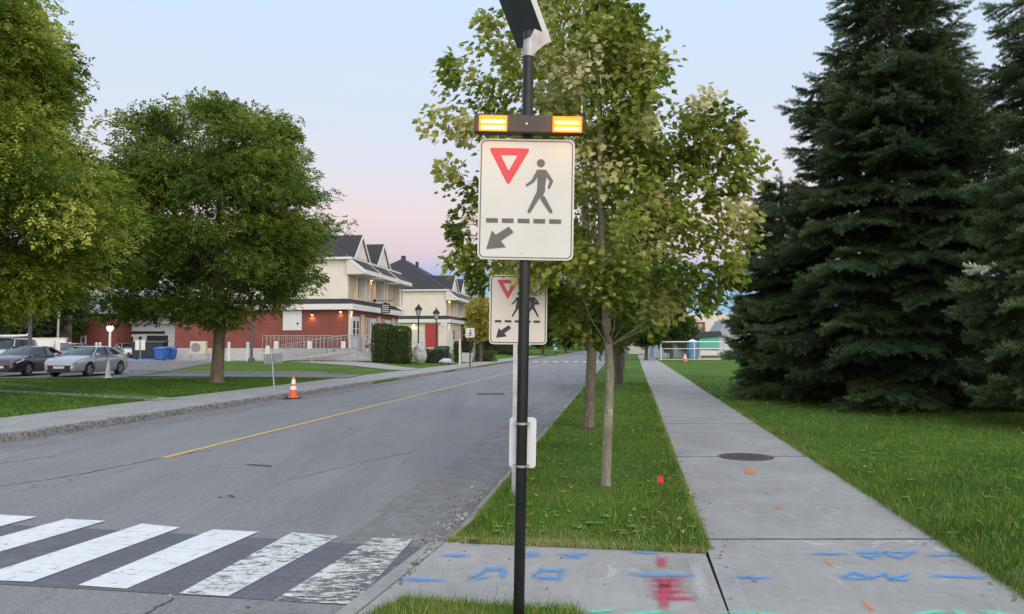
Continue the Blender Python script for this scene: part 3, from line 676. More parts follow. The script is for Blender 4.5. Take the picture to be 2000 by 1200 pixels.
def capsule(x0, z0, x1, z1, r0, r1, n=8):
    d = math.atan2(z1-z0, x1-x0); pts = []
    for i in range(n+1): a = d+math.pi/2+math.pi*i/n; pts.append((x0+r0*math.cos(a), z0+r0*math.sin(a)))
    for i in range(n+1): a = d-math.pi/2+math.pi*i/n; pts.append((x1+r1*math.cos(a), z1+r1*math.sin(a)))
    return pts
def round_tri(pts, r, n=5):
    out = []; k = len(pts)
    for i in range(k):
        p, a, c = Vector(pts[i]), Vector(pts[i-1]), Vector(pts[(i+1) % k])
        u, v = (a-p).normalized(), (c-p).normalized()
        for j in range(n+1):
            t = j/n; out.append(tuple(p + u*r*(1-t)**2 + v*r*t**2))
    return out
class Face:
    """flat cut-outs laid on a sign face, in zoomed-photo coordinates"""
    def __init__(s, cx, cz, kx, kz, y): s.cx, s.cz, s.kx, s.kz, s.y, s.lay = cx, cz, kx, kz, y, 0
    def pt(s, x, z): return ((x-s.cx)*s.kx, (s.cz-z)*s.kz)
    def poly(s, b, pts, conv=True):
        s.lay += 1
        q = [s.pt(*p) for p in pts] if conv else pts
        b.prism(q, 'y', s.y - .0008 - .00012*s.lay, s.y)
    def cap(s, b, x0, z0, x1, z1, r0, r1=None):
        r1 = r0 if r1 is None else r1; a, c = s.pt(x0, z0), s.pt(x1, z1)
        s.poly(b, capsule(a[0], a[1], c[0], c[1], r0*s.kx, r1*s.kx), False)

# --- the flashing crossing sign by the camera
bx, by, bz = .034, 4.42, 0.0
S = thing('crossing_sign', 'black crossing post nearest the camera with solar panel, two lit amber beacons and white sign', 'road sign', (bx, by, bz), 0, None, (0, R(1.05)))
MB().cyl((0, 0, -.05), (0, 0, 3.36), .0305, n=28).build('pole', M_BLACK, S, True)
MB().lathe([(.11, 0), (.11, .012), (.045, .02), (.04, .05), (.0306, .055)], n=24).build('base_flange', M_BLACK, S, True)
def atz(py, Y=by): return W(1015, py, Y).z
zc, Hh, Wd_ = (atz(272, by-.05)+atz(508, by-.05))/2, abs(atz(272, by-.05)-atz(508, by-.05)), .527
SG = MB(); out = rrect(Wd_, Hh, .035, 8); yf = -.052
SG.prism([(p[0], p[1]+zc) for p in out], 'y', yf, yf+.0035)
sgn = SG.build('sign_panel', M_SIGNW, S, bevel=.001)
fc = Face(402, 896, Wd_/440, Hh/552, yf)
fb = MB(); o1 = [(p[0], p[1]+zc) for p in rrect(Wd_-.018, Hh-.018, .03, 8)]; i1 = [(p[0], p[1]+zc) for p in rrect(Wd_-.030, Hh-.030, .025, 8)]
ring(fb, o1, i1, yf-.0008, yf-.0001); fb.build('sign_border', M_SIGNK, sgn)
def face_build(fc, fb, name, m, par, dz):
    fb.v = [(v[0], v[1], v[2]+dz) for v in fb.v]; fb.build(name, m, par)
fb = MB(); tri = round_tri([fc.pt(226, 663), fc.pt(418, 663), fc.pt(318, 836)], .022)
tin = round_tri([fc.pt(282, 696), fc.pt(359, 696), fc.pt(319, 768)], .008)
ring(fb, tri, tin, yf-.0011, yf-.0001); face_build(fc, fb, 'yield_symbol', M_SIGNR, sgn, zc)
fb = MB(); fc.poly(fb, [(467+19*math.cos(R(a)), 730+19*math.sin(R(a))) for a in range(0, 360, 18)])
fc.poly(fb, [(449,764),(456,759),(484,759),(494,764),(493,800),(488,838),(489,856),(476,884),(463,874),(450,862),(452,838),(452,790)])
fc.cap(fb, 456, 769, 432, 812, 9.5, 7.5); fc.cap(fb, 432, 812, 404, 832, 8, 5.5)
fc.cap(fb, 487, 770, 517, 811, 10, 7.5); fc.cap(fb, 517, 811, 506, 841, 8, 6)
fc.cap(fb, 462, 866, 417, 951, 13.5, 8); fc.cap(fb, 478, 890, 516, 950, 12, 8.5)
face_build(fc, fb, 'walking_figure', M_SIGNK, sgn, zc)
fb = MB()
for x in (220, 292, 365, 437, 510): fb = MB(); fc.poly(fb, [(x, 985), (x+54, 985), (x+54, 1005), (x, 1005)]); face_build(fc, fb, 'dash', M_SIGNK, sgn, zc)
fb = MB(); fc.poly(fb, [(223,1126),(247,1041),(266,1060),(325,1022),(347,1047),(290,1088),(313,1116)]); face_build(fc, fb, 'arrow', M_SIGNK, sgn, zc)
for zx, zz in ((397, 662), (388, 1139)):
    p = fc.pt(zx, zz); MB().cyl((p[0], yf-.004, p[1]+zc), (p[0], yf, p[1]+zc), .0055, n=10).build('bolt', M_STEEL, sgn)
# beacon bar
zb0, zb1 = atz(262, by-.06), atz(231, by-.06)
BB = MB().box(-.292, .306, -.105, -.034, zb0-.004, zb1+.006).build('beacon_bar', simple('bronze_housing', (.045,.030,.025), .45, .1, .15), S, bevel=.006)
M_AMB = emit('amber_light', (1.0, .80, .26), 3.2)
M_LENS = emit('amber_lens', (1.0, .21, .002), 1.25)
for sx, pxa, pxb in ((-1, 925, 975), (1, 1069, 1121)):
    x0, x1 = (W(pxa, 245, by-.11).x - bx - .01), (W(pxb, 245, by-.11).x - bx - .020); 
    ln = MB().box(x0-.012, x1+.012, -.113, -.105, zb0+.000, zb1-.002); lens = ln.build('beacon', M_LENS, BB, bevel=.002)
    st = MB()
    for k in (0, 1):
        zz = zb0 + (.018 if k == 0 else .052)
        n = 8
        for i in range(n):
            xa = x0+(x1-x0)*i/n; st.box(xa+.0012, xa+(x1-x0)/n-.0012, -.119, -.115, zz-.0065, zz+.0065)
        st.box(x0+.001, x1-.001, -.115, -.1131, zz-.0075, zz+.0075); st.build('light_strip', M_AMB, lens); st = MB()
    l = bpy.data.lights.new('beacon_light', 'POINT'); l.energy = .7; l.color = (1, .42, .04); l.shadow_soft_size = .06
    lo = bpy.data.objects.new('beacon_light', l); COL.objects.link(lo); lo.parent = S; lo.location = ((x0+x1)/2, -.22, (zb0+zb1)/2)
MB().box(-.02, .03, -.036, -.02, zb0-.03, zb1+.01).build('bar_bracket', M_DARK, S)
MB().cyl((-.005, -.11, (zb0+zb1)/2), (-.005, -.104, (zb0+zb1)/2), .006, n=10).build('bolt', M_STEEL, BB)
# placard behind the post, with its two clamps
zp0, zp1 = atz(914, by+.05), atz(815, by+.05)
pl = MB().prism([(p[0]+.006, p[1]+(zp0+zp1)/2) for p in rrect(.149, zp1-zp0, .02, 6)], 'y', .045, .048).build('placard', simple('bare_white_aluminium', (.66,.68,.71), .4, .1, .05), S, bevel=.001)
for z in (zp0+.018, zp1-.03):
    cb = MB(); cb.lathe([(.0315, -.006), (.0345, -.006), (.0345, .006), (.0315, .006)], (0, 0, z), 24); cb.box(-.045, -.03, -.004, .045, z-.006, z+.006); cb.box(.03, .048, -.004, .045, z-.006, z+.006)
    cb.build('clamp', M_STEEL, pl)
# solar panel, tilted, seen from below
P1_, P2_ = Vector((.100, .02, 3.306)), Vector((-.0615, .36, 3.398))
bvec = (P2_-P1_); bl = bvec.length; bvec.normalize()
avec = Vector((-.47, -.22, .87)); avec = (avec - bvec*avec.dot(bvec)).normalized(); nv = bvec.cross(avec)
if nv.x < 0: nv = -nv
def pan(u0, u1, v0, v1, w0, w1):
    b = MB(); vs = [P1_ + avec*u + bvec*v + nv*w for w in (w0, w1) for u, v in ((u0,v0),(u1,v0),(u1,v1),(u0,v1))]
    b.add(vs, [(0,3,2,1),(4,5,6,7),(0,1,5,4),(1,2,6,5),(2,3,7,6),(3,0,4,7)]); return b
sp = pan(0, .72, .0, bl, 0, .004).build('solar_panel', simple('panel_back', (.022,.028,.027), .6, 0, .2), S)
fr = MB()
for q in ((0, .72, -.004, .0), (0, .72, bl, bl+.004), (-.004, .0, -.004, bl+.004), (.72, .724, -.004, bl+.004)):
    p = pan(q[0], q[1], q[2], q[3], -.0, .032); fr.add(p.v, p.f)
fr.build('panel_frame', simple('brushed_aluminium', (.62,.63,.62), .35, .6, .06), sp)
pan(.01, .71, .01, bl-.01, .005, .02).build('solar_cells', simple('solar_cells', (.01,.014,.03), .12, 0, .2), sp)
mt = MB(); zt = atz(68)
mt.tube([(.0, 0, atz(112)), (.002, 0, atz(98)), (.004, 0, atz(80)), (-.002, .0, atz(64))], [.036, .036, .034, .012], 20)
m1 = mt.build('panel_bracket', simple('dull_steel', (.36,.34,.345), .5, .5, .2, 20), S, True)
gs_ = MB(); gs_.prism([(.02, atz(112)), (.03, atz(108)), (.085, atz(92)), (.12, atz(82)), (.072, atz(66)), (.03, atz(60)), (.01, atz(75))], 'y', -.03, -.026); gs_.build('bracket_plate', bpy.data.materials['dull_steel'], m1)

# --- second crossing sign (two children)
gx, gy = G(1003, 968, .02)
T2 = thing('crossing_sign', 'white school crossing sign showing two children, half hidden behind the black post', 'road sign', (gx, gy, 0), 0, None, (0, R(.7)))
yf = -.03
MB().prism([(-.022, -.035), (.022, -.035), (.022, -.0), (.014, -.0), (.014, -.026), (-.014, -.026), (-.014, 0), (-.022, 0)], 'z', -.05, 2.42).build('post', M_STEEL, T2)
z1_, z0_ = W(1010, 538, gy).z, W(1010, 673, gy).z; zc = (z0_+z1_)/2; H2 = z1_-z0_; W2 = .61; cx2 = W(1010.5, 600, gy).x - gx - .015
yf = -.040
sg = MB().prism([(p[0]+cx2, p[1]+zc) for p in rrect(W2, H2, .045, 8)], 'y', yf, yf+.003).build('sign_panel', simple('pink_grey_sheeting', (.60,.55,.50), .5, var=.04, scale=3), T2)
fb = MB(); ring(fb, [(p[0]+cx2, p[1]+zc) for p in rrect(W2-.028, H2-.028, .036, 8)], [(p[0]+cx2, p[1]+zc) for p in rrect(W2-.046, H2-.046, .028, 8)], yf-.001, yf-.0001); fb.build('sign_border', M_SIGNKK, sg)
fc = Face(245, 235, W2/300, H2/370, yf)
def fin(fb, name, m): fb.v = [(v[0]+cx2, v[1], v[2]+zc) for v in fb.v]; fb.build(name, m, sg)
fb = MB(); ring(fb, round_tri([fc.pt(132, 76), fc.pt(246, 76), fc.pt(190, 182)], .02), round_tri([fc.pt(165, 95), fc.pt(213, 95), fc.pt(190, 142)], .006), yf-.0011, yf-.0001); fin(fb, 'yield_symbol', M_SIGNR)
for dx, hd, nm in ((-70, 150, 0), (0, 148, 1)):
    fb = MB(); X = 318+dx
    fc.poly(fb, [(X+10*math.cos(R(a)), hd+10*math.sin(R(a))) for a in range(0, 360, 24)])
    if nm: fc.poly(fb, [(X-12,168),(X+10,166),(X+14,190),(X+12,215),(X+4,228),(X-10,226),(X-12,205)]); fc.poly(fb, [(X+8,188),(X+34,196),(X+38,206),(X+10,208)])
    else: fc.poly(fb, [(X-12,168),(X+8,166),(X+10,192),(X+22,226),(X-18,226),(X-12,192)])
    fc.cap(fb, X-9, 172, X-26, 198, 5, 4); fc.cap(fb, X-26, 198, X-36, 206, 4, 3.4); fc.cap(fb, X+8, 172, X+26, 190, 5, 4)
    fc.cap(fb, X-4, 222, X-22, 250, 7, 5); fc.cap(fb, X-22, 250, X-33, 270, 5, 4); fc.cap(fb, X+3, 222, X+18, 246, 7, 5); fc.cap(fb, X+18, 246, X+30, 270, 5, 4)
    fin(fb, 'child_figure', M_SIGNKK)
fb = MB()
for x in (124, 176, 228, 276, 324): fb = MB(); fc.poly(fb, [(x, 292), (x+34, 292), (x+34, 304), (x, 304)]); fin(fb, 'dash', M_SIGNKK)
fb = MB(); fc.poly(fb, [(132,386),(144,334),(156,346),(196,318),(210,334),(174,362),(188,378)]); fin(fb, 'arrow', M_SIGNKK)

# --- the sign seen from behind, leaning by the left kerb
gx, gy = xl(24.6)-.12, 24.6
T3 = thing('road_sign', 'blank grey sign back on a leaning post by the left kerb, beside the orange cone', 'road sign', (gx, gy, .05), 0, None, (0, R(-5.2)))
MB().cyl((0, 0, -.1), (0, 0, 1.42), .028, n=12).build('post', M_STEEL, T3, True)
MB().prism(rrect(.56, .30, .02), 'y', .03, .034)
b = MB().prism([(p[0]+.02, p[1]+1.14) for p in rrect(.58, .30, .02)], 'y', .03, .034); b.build('sign_panel', M_GREYM, T3)
MB().box(-.08, .08, .029, .0295, 1.05, 1.22)

# --- distant signs
def small_sign(px, py0, py1, Y, label, w, h, ink=True, face=M_SIGNW):
    g0 = W(px, py1, Y); base = gz(g0.x, Y); top = W(px, py0, Y).z - base
    t = thing('road_sign', label, 'road sign', (g0.x, Y, base))
    MB().cyl((0, 0, -.05), (0, 0, top), .045, n=10).build('post', M_DARK, t, True)
    s = MB().prism([(p[0], p[1]+top-h/2) for p in rrect(w, h, .04)], 'y', -.06, -.052).build('sign_panel', face, t)
    if ink:
        fc = Face(0, 0, 1, 1, -.06); fb = MB()
        fc.poly(fb, [(-.03, -.05), (.12, -.02), (.05, .12), (-.08, .14)]); fc.cap(fb, .03, -.16, .05, -.15, .05); fc.cap(fb, -.15, .2, .15, .2, .02)
        fb.v = [(v[0], v[1], v[2]+top-h/2) for v in fb.v]; fb.build('figure', M_SIGNKK, s)
small_sign(918, 641, 700, 56, 'small white pedestrian sign on a thin dark post before the tall dark hedge', .62, .66)
small_sign(1085, 678, 690, 118, 'tiny distant green street sign on a post beyond the far crossing', .5, .5, False, simple('pale_green_sheet', (.25,.42,.36), .5))

# --- traffic cone
gx, gy = G(573, 779, ZR)
cn = thing('traffic_cone', 'orange traffic cone with two white bands standing in the road by the left kerb', 'traffic cone', (gx, gy, rz(gx, gy)), R(12))
M_OR = simple('orange_plastic', (.70,.12,.035), .5, var=.1); M_BAND = simple('reflective_band', (.75,.73,.70), .4, var=.08)
MB().prism(rrect(.46, .46, .05), 'z', 0, .035).build('base', M_RUBBER, cn, bevel=.006)
def cone_r(z): return .155 - .125*(z/.68)
MB().lathe([(.175, .035), (.17, .05), (cone_r(.06), .06), (cone_r(.66), .66), (.02, .68)], n=28).build('cone_body', M_OR, cn, True)
for a, b_ in ((.28, .39), (.45, .60)):
    MB().lathe([(cone_r(a)+.001, a), (cone_r(a)+.004, a), (cone_r(b_)+.004, b_), (cone_r(b_)+.001, b_)], n=28).build('reflective_band', M_BAND, cn, True)
# storm drain with broken dark mouth
gx, gy = G(540, 779, ZR)
b = MB(); b.box(-.42, .42, -.16, .16, -.02, .012)
dr = thing('storm_drain', 'dark storm drain grate at the left kerb beneath the leaning grey post', 'storm drain', (xl(gy)+.32, gy, ZR+.0), -R(8)+R(90))
b.build('frame', M_DARK, dr)
g = MB()
for i in range(9): g.box(-.36+i*.085, -.33+i*.085, -.13, .13, .012, .022)
g.build('grate', simple('black_iron', (.012,.012,.013), .7), dr)
# survey flag in the verge
gx, gy = G(1284, 960)
fl = thing('survey_flag', 'small red plastic survey flag stuck in the verge grass left of the manhole', 'survey flag', (gx, gy, 0), R(20))
MB().cyl((0, 0, 0), (.006, 0, .165), .0016, n=6).build('wire', M_STEEL, fl)
b = MB(); nn = 6; vs = []
for i in range(nn+1):
    for j in (0, 1): vs.append((.005+.07*i/nn, .012*math.sin(i*1.7), .165-.065*j-.02*(i/nn)**2+.004*math.sin(i*2)))
b.add(vs, [(2*i, 2*i+1, 2*i+3, 2*i+2) for i in range(nn)]); f_ = b.build('flag', simple('red_plastic', (.72,.05,.035), .45, var=.15), fl)
sm = f_.modifiers.new('thick', 'SOLIDIFY'); sm.thickness = .001

# --- lamp posts
def plain_post(px, ptop, pbase, r, label, m, Y=None, box=False, arm=False):
    x, y = GT(px, pbase) if Y is None else (W(px, pbase, Y).x, Y)
    z = gz(x, y); h = W(px, ptop, y).z - z
    t = thing('lamp_post', label, 'lamp post', (x, y, z))
    MB().lathe([(r*2.1, -.05), (r*2.1, .25), (r*1.5, .32), (r*1.3, .34)], n=14).build('base', m, t, True)
    MB().cyl((0, 0, .3), (0, 0, h), r, r*.62, n=14).build('pole', m, t, True)
    if arm:
        MB().tube([(0,0,h-.1), (0,-.35,h+.12), (0,-.9,h+.2)], [.05,.04,.035], 8).build('arm', m, t, True)
        MB().box(-.13, .13, -1.5, -.85, h+.15, h+.25).build('lamp_head', m, t, bevel=.03)
    return t
plain_post(491, 330, 707, .11, 'tall grey-brown lamp post before the brick wall of the nearest row house', simple('grey_post', (.10,.095,.11), .6, .2), arm=True)
plain_post(58, 500, 676, .12, 'tall grey lamp post between the parked cars at the far left', bpy.data.materials['grey_post'], Y=46, arm=True)
def globe_post(px, ptop, Y, label):
    x = W(px, 690, Y).x; z = gz(x, Y); h = W(px, ptop, Y).z - z
    t = thing('street_lamp', label, 'street lamp', (x, Y, z))
    MB().lathe([(.16, 0), (.16, .3), (.1, .4)], n=12).build('base', M_WHITE, t, True)
    MB().cyl((0, 0, .3), (0, 0, h-.35), .09, .08, n=12).build('pole', M_WHITE, t, True)
    MB().lathe([(.02, -.25), (.16, -.2), (.24, -.05), (.24, .08), (.15, .22), (.02, .26)], (0, 0, h-.2), 18).build('globe', emit('warm_globe', (1, .85, .55), 1.6), t, True)
globe_post(214, 636, 58, 'white post with a lit cream globe before the left brick wall')
def lantern(px, ptop, Y, label):
    x = W(px, 690, Y).x; z = gz(x, Y); h = W(px, ptop, Y).z - z
    t = thing('street_lamp', label, 'street lamp', (x, Y, z), 0, None)
    b = MB(); b.lathe([(.17, 0), (.17, .2), (.11, .35), (.09, .9), (.06, 1.0), (.05, h-1.05), (.09, h-1.0), (.05, h-.95)], n=14); b.build('pole', M_DARK, t, True)
    ln = MB().lathe([(.10, h-.95), (.13, h-.9), (.235, h-.5), (.235, h-.49), (.1, h-.48)], n=6).build('lantern_glass', simple('frosted_glass', (.42,.42,.38), .3), t)
    rf = MB(); rf.lathe([(.30, h-.5), (.31, h-.47), (.20, h-.28), (.12, h-.2), (.05, h-.12), (.05, h-.06), (.012, h)], n=6)
    for i in range(6):
        a = 2*math.pi*i/6; rf.cyl((.13*math.cos(a), .13*math.sin(a), h-.92), (.245*math.cos(a), .245*math.sin(a), h-.48), .014, n=5)
    rf.build('lantern_cap', M_BLACK, t)
lantern(817, 593, 62, 'black Victorian-style lantern post nearer the clipped hedge, left of the pair')
lantern(852, 601, 66, 'black Victorian-style lantern post before the white columns, right of the pair')

# ============================================================ TREES
MAPLE = [(0,0,0),(.20,-.08,.05),(.48,.06,.10),(.30,.20,.07),(.60,.46,.10),(.25,.50,.04),(.30,.70,.05),(0,1,-.05)]
MV = MAPLE + [(-x, y, z) for x, y, z in MAPLE[1:-1]]
MF = [(0,1,2,3,4,5,6,7), (0,7,13,12,11,10,9,8)]
OV = [(0,0,0),(.26,.25,.07),(.30,.55,.08),(0,1,-.08),(-.30,.55,.08),(-.26,.25,.07)]; OF = [(0,1,2,3),(0,3,4,5)]
SPRIG = []; SF = []
for k_, (ang, off, sc) in enumerate(((0, .25, .8), (55, .0, .62), (-55, .0, .62), (150, -.1, .5))):   # small bunch of four leaves for far crowns
    ca, sa = math.cos(R(ang)), math.sin(R(ang)); kb_ = len(SPRIG)
    for x, y, z in ((0,0,0),(.30,.45,.1),(0,1,-.1),(-.30,.45,.1)):
        x, y, z = x*sc, y*sc, z*sc + .12*k_; SPRIG.append((x*ca+y*sa, -x*sa+y*ca+off, z))
    SF.append((kb_, kb_+1, kb_+2, kb_+3))
def envr(env, z):
    zs = [e[0] for e in env]; return np.interp(z, zs, [e[1] for e in env]), np.interp(z, zs, [e[2] for e in env])
def broad_tree(name, label, cat, base, env, trunk_r, top, nclump, cr, nleaf, lsize, leaf_m, bark_m, tmpl=(MV, MF), seed=1, shell=.35, flat=.65, droop=.35, tmean=.35, tsd=.12, fork=None, group=None, trunk_pts=None, depth=1.0, twigs=True, leafjit=.3, extra=None):
    rng = np.random.default_rng(seed); rr = random.Random(seed)
    T = thing(name, label, cat, base, 0, group)
    z0, z1 = env[0][0], env[-1][0]
    zz = rng.uniform(z0, z1, nclump*4); rl, rrt = envr(env, zz)
    w = ((rl+rrt)/2)**1.3+.05; keep = rng.uniform(0, w.max(), len(zz)) < w; zz = zz[keep][:nclump]
    th = rng.uniform(0, 2*np.pi, len(zz)); rl, rrt = envr(env, zz)
    rx = np.where(np.cos(th) > 0, rrt, rl); ry = (rl+rrt)/2*depth
    fr = shell + (1-shell)*rng.uniform(0, 1, len(zz))**.55; fr = np.where(rng.uniform(0, 1, len(zz)) < .12, fr*1.06, fr)
    cm = np.maximum(0, 1 - cr*.8/np.maximum(rx, .01))
    C = np.stack([np.cos(th)*rx*fr*np.clip(cm+.12, .2, 1), np.sin(th)*ry*fr*np.clip(cm+.12, .2, 1), zz], 1)
    ncore = len(C)
    if extra: C = np.concatenate([C, np.array(extra)])
    # trunk and limbs
    pts = trunk_pts or [(0, 0, -.1), (0, 0, .12), (.008*top, .0, top*.18), (-.004*top, .004*top, top*.4), (-.006*top, .01*top, top*.7), (0, 0, top)]
    rad = [trunk_r*1.75, trunk_r*1.12, trunk_r*.95, trunk_r*.80, trunk_r*.42, trunk_r*.08]
    MB().tube(pts, rad, 14).build('trunk', bark_m, T, True)
    lb = MB(); zt = np.array([p[2] for p in pts]); xt = np.array([p[0] for p in pts]); yt = np.array([p[1] for p in pts])
    def tp(z): return Vector((np.interp(z, zt, xt), np.interp(z, zt, yt), z))
    idx = rng.permutation(len(C)); mains = []
    for i in idx[:max(10, nclump//5)]:
        c = Vector(C[i]); hr = math.hypot(c.x, c.y); za = max(z0*.98 + .0, c.z - hr*rr.uniform(.55, 1.1) - .2); za = min(za, top*.92); a = tp(za)
        m1 = a.lerp(c, .35) + Vector((rr.uniform(-.06, .06), rr.uniform(-.06, .06), -.02))*hr; m2 = a.lerp(c, .7) + Vector((0, 0, .08*hr))
        r0 = max(.006, trunk_r*.25*(1-za/top*.75)); lb.tube([a, m1, m2, c], [r0, r0*.65, r0*.35, r0*.12], 5, False); mains.append((m1, m2, r0))
    if twigs:
        for i in idx[max(10, nclump//5):]:
            c = Vector(C[i]); best = min(mains, key=lambda m: (m[1]-c).length); a = best[1] if (best[1]-c).length < (best[0]-c).length else best[0]
            if (a-c).length < cr*9: lb.tube([a, a.lerp(c, .5)+Vector((0, 0, .04)), c], [best[2]*.3, best[2]*.2, best[2]*.08], 4, False)
    lb.build('limbs', bark_m, T, True, fix=False)
    # leaves
    n = len(C)*nleaf; ci = np.repeat(np.arange(len(C)), nleaf)
    g = rng.normal(0, 1, (n, 3)); ln = np.linalg.norm(g, axis=1, keepdims=True); g = g/ln*np.minimum(ln, 2.1)
    sc0 = rng.uniform(.65, 1.3, len(C)); sc0[ncore:] *= .78; sc = np.repeat(sc0, nleaf)[:, None]
    g = g*(1+.35*np.sin(ci*1.7)[:, None]*np.array([1, -1, 0])); P = C[ci] + g*cr*sc*np.array([.62, .62, .62*flat])
    out = unit(P - np.stack([np.zeros(n), np.zeros(n), P[:, 2]*.85+z0*.1], 1))*np.array([1, 1, .3])
    D = out*.9 + rng.normal(0, .55, (n, 3)) + np.array([0, 0, -droop]) + unit(g)*.5
    up = np.tile([0, 0, 1.0], (n, 1)) + out*.35
    Bx, By, Bz = frames(D, up, rng, .75)
    size = lsize*rng.uniform(1-leafjit, 1+leafjit, n)
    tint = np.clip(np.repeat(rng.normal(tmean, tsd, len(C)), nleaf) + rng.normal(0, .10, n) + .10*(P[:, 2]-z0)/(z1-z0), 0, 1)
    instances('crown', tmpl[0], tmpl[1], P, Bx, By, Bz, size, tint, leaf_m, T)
    return T

BARK1 = m_bark('grey_green_bark', (.13,.12,.085), (.30,.28,.20), 16); BARK2 = m_bark('brown_bark', (.085,.065,.045), (.19,.155,.115), 9); BARK3 = m_bark('dark_bark', (.045,.035,.028), (.10,.08,.06), 9)
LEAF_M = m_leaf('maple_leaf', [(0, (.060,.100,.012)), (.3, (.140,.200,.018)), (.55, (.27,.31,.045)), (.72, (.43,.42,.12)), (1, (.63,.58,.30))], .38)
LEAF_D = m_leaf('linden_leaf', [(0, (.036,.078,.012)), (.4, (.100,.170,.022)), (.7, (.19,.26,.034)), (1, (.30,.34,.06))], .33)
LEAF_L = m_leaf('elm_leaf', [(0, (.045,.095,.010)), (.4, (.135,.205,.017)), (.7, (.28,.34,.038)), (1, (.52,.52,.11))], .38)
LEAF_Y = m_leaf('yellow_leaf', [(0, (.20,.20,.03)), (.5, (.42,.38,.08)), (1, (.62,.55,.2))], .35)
LEAF_F = m_leaf('far_leaf', [(0, (.03,.06,.012)), (.5, (.06,.105,.02)), (1, (.12,.17,.035))], .25)
HEDGE = m_leaf('hedge_leaf', [(0, (.035,.065,.010)), (.5, (.075,.115,.018)), (1, (.14,.17,.03))], .2)

# the young maple in the verge: silhouette read off the photograph at its own distance
gx, gy = G(1183, 956)
ppm = FPX/gy
def E(cx, rows, gyy, zb=0): return sorted([(W(cx, y, gyy).z-zb, (cx-l)*gyy/FPX, (r-cx)*gyy/FPX) for y, l, r in rows])
EXTRA = [((px-1183)*gy/FPX, dy, W(px, py, gy+dy).z) for px, py, dy in ((884,135,-.2),(955,45,.2),(874,240,-.1),(884,338,-.2),(896,448,.2),(905,515,0),(900,160,.1),(935,548,.1),(1385,205,0),(1372,230,.2),(1410,235,-.2),(1440,262,0),(1462,300,.1),(1455,330,-.2),(1420,290,.2),(1380,270,-.1),(1440,370,0),(1400,340,.2),(1425,420,-.1),(1395,390,.1),(1435,470,.1),(1450,430,0),(1420,520,-.2),(1440,545,.1),(1400,560,.1),(1385,590,0),(1350,250,0),(1340,300,.3),(1345,350,-.3),(1365,310,.1))]
env = E(1183, [(-190,1160,1205),(-120,1090,1225),(0,990,1232),(50,945,1262),(100,915,1285),(200,900,1285),(260,895,1300),(330,895,1350),(400,900,1370),(470,905,1375),(520,915,1385),(555,985,1370),(600,1050,1320),(640,1085,1275),(672,1110,1240)], gy)
broad_tree('maple_tree', 'young maple with slim pale trunk in the verge nearest the camera', 'tree', (gx, gy, 0), env, .051, 7.1, 158, .235, 128, .065, LEAF_M, BARK1, seed=11, shell=.25, flat=.85, droop=.45, tmean=.43, tsd=.21, depth=.85, extra=EXTRA, group='street maples along the verge')
gx2, gy2 = G(1150, 838)
env = E(1150, [(-60,1130,1180),(40,1040,1230),(150,960,1275),(250,940,1300),(350,950,1330),(450,950,1350),(550,980,1330),(620,1050,1290),(665,1095,1240)], gy2)
broad_tree('maple_tree', 'second young maple in the verge with a darker bark, just behind the pale one', 'tree', (gx2, gy2, 0), env, .095, 8.6, 105, .36, 95, .10, LEAF_M, BARK2, seed=12, flat=.8, droop=.4, tmean=.36, tsd=.16, group='street maples along the verge')
def crown_env(r, z0, z1): return [(z0, r*.45, r*.45), (z0+(z1-z0)*.2, r*.9, r*.9), (z0+(z1-z0)*.5, r, r), (z0+(z1-z0)*.8, r*.65, r*.65), (z1, r*.1, r*.1)]
maples = []
for k, (px, py, lab) in enumerate(((1197, 764, 'third street maple down the verge, a dark trunk left of the next one'), (1211, 752, 'fourth street maple down the verge, a thin dark trunk right of the third'),
                                   (1206, 738, 'fifth street maple down the verge, small and partly covered'), (1216, 728, 'sixth street maple down the verge, close to the pavement'))):
    x, y = G(px, py)
    if not maples:
        m = broad_tree('maple_tree', lab, 'tree', (x, y, 0), crown_env(1.8, 2.1, 7.2), .12, 6.9, 60, .6, 60, .17, LEAF_L, BARK3, (OV, OF), seed=20, group='street maples along the verge', twigs=False, tmean=.2)
    else:
        m = copy_tree(maples[0]); m['label'] = lab; m.location = (x, y, 0); m.rotation_euler.z = 1.7*k; m.scale = (1, 1, .9+.07*k)
    maples.append(m)

# big round tree on the left lawn
gx, gy = GT(423, 748); gzz = gz(gx, gy)
env = E(423, [(224,350,505),(245,285,560),(275,240,588),(330,212,600),(400,205,614),(440,208,622),(480,215,612),(530,215,604),(565,215,585),(590,215,550),(612,225,500),(630,250,455)], gy, gzz)
broad_tree('broadleaf_tree', 'large round-crowned dark green tree with a stout trunk on the left lawn', 'tree', (gx, gy, gzz), env, .235, 10.3, 275, .86, 200, .18, LEAF_D, BARK2, (SPRIG, SF), seed=31, shell=.40, flat=.40, droop=.1, tmean=.46, tsd=.17)
# leaning neighbour at the left edge
Y0 = 23.5; bx0 = W(-75, 700, Y0).x
env = E(-75, [(-100,-250,-40),(-40,-350,5),(0,-400,22),(40,-430,45),(90,-450,72),(150,-460,92),(190,-460,92),(215,-460,88),(250,-460,90),(285,-460,135),(335,-460,185),(385,-460,215),(430,-450,208),(480,-430,198),(530,-380,175),(565,-330,125),(590,-200,60)], Y0, .08)
broad_tree('broadleaf_tree', 'tall yellow-green leafy tree filling the left edge of the picture', 'tree', (bx0, Y0, .08), env, .3, 10.6, 400, .80, 170, .185, LEAF_L, BARK2, (SPRIG, SF), seed=41, shell=.35, flat=.7, droop=.4, tmean=.44, tsd=.2)
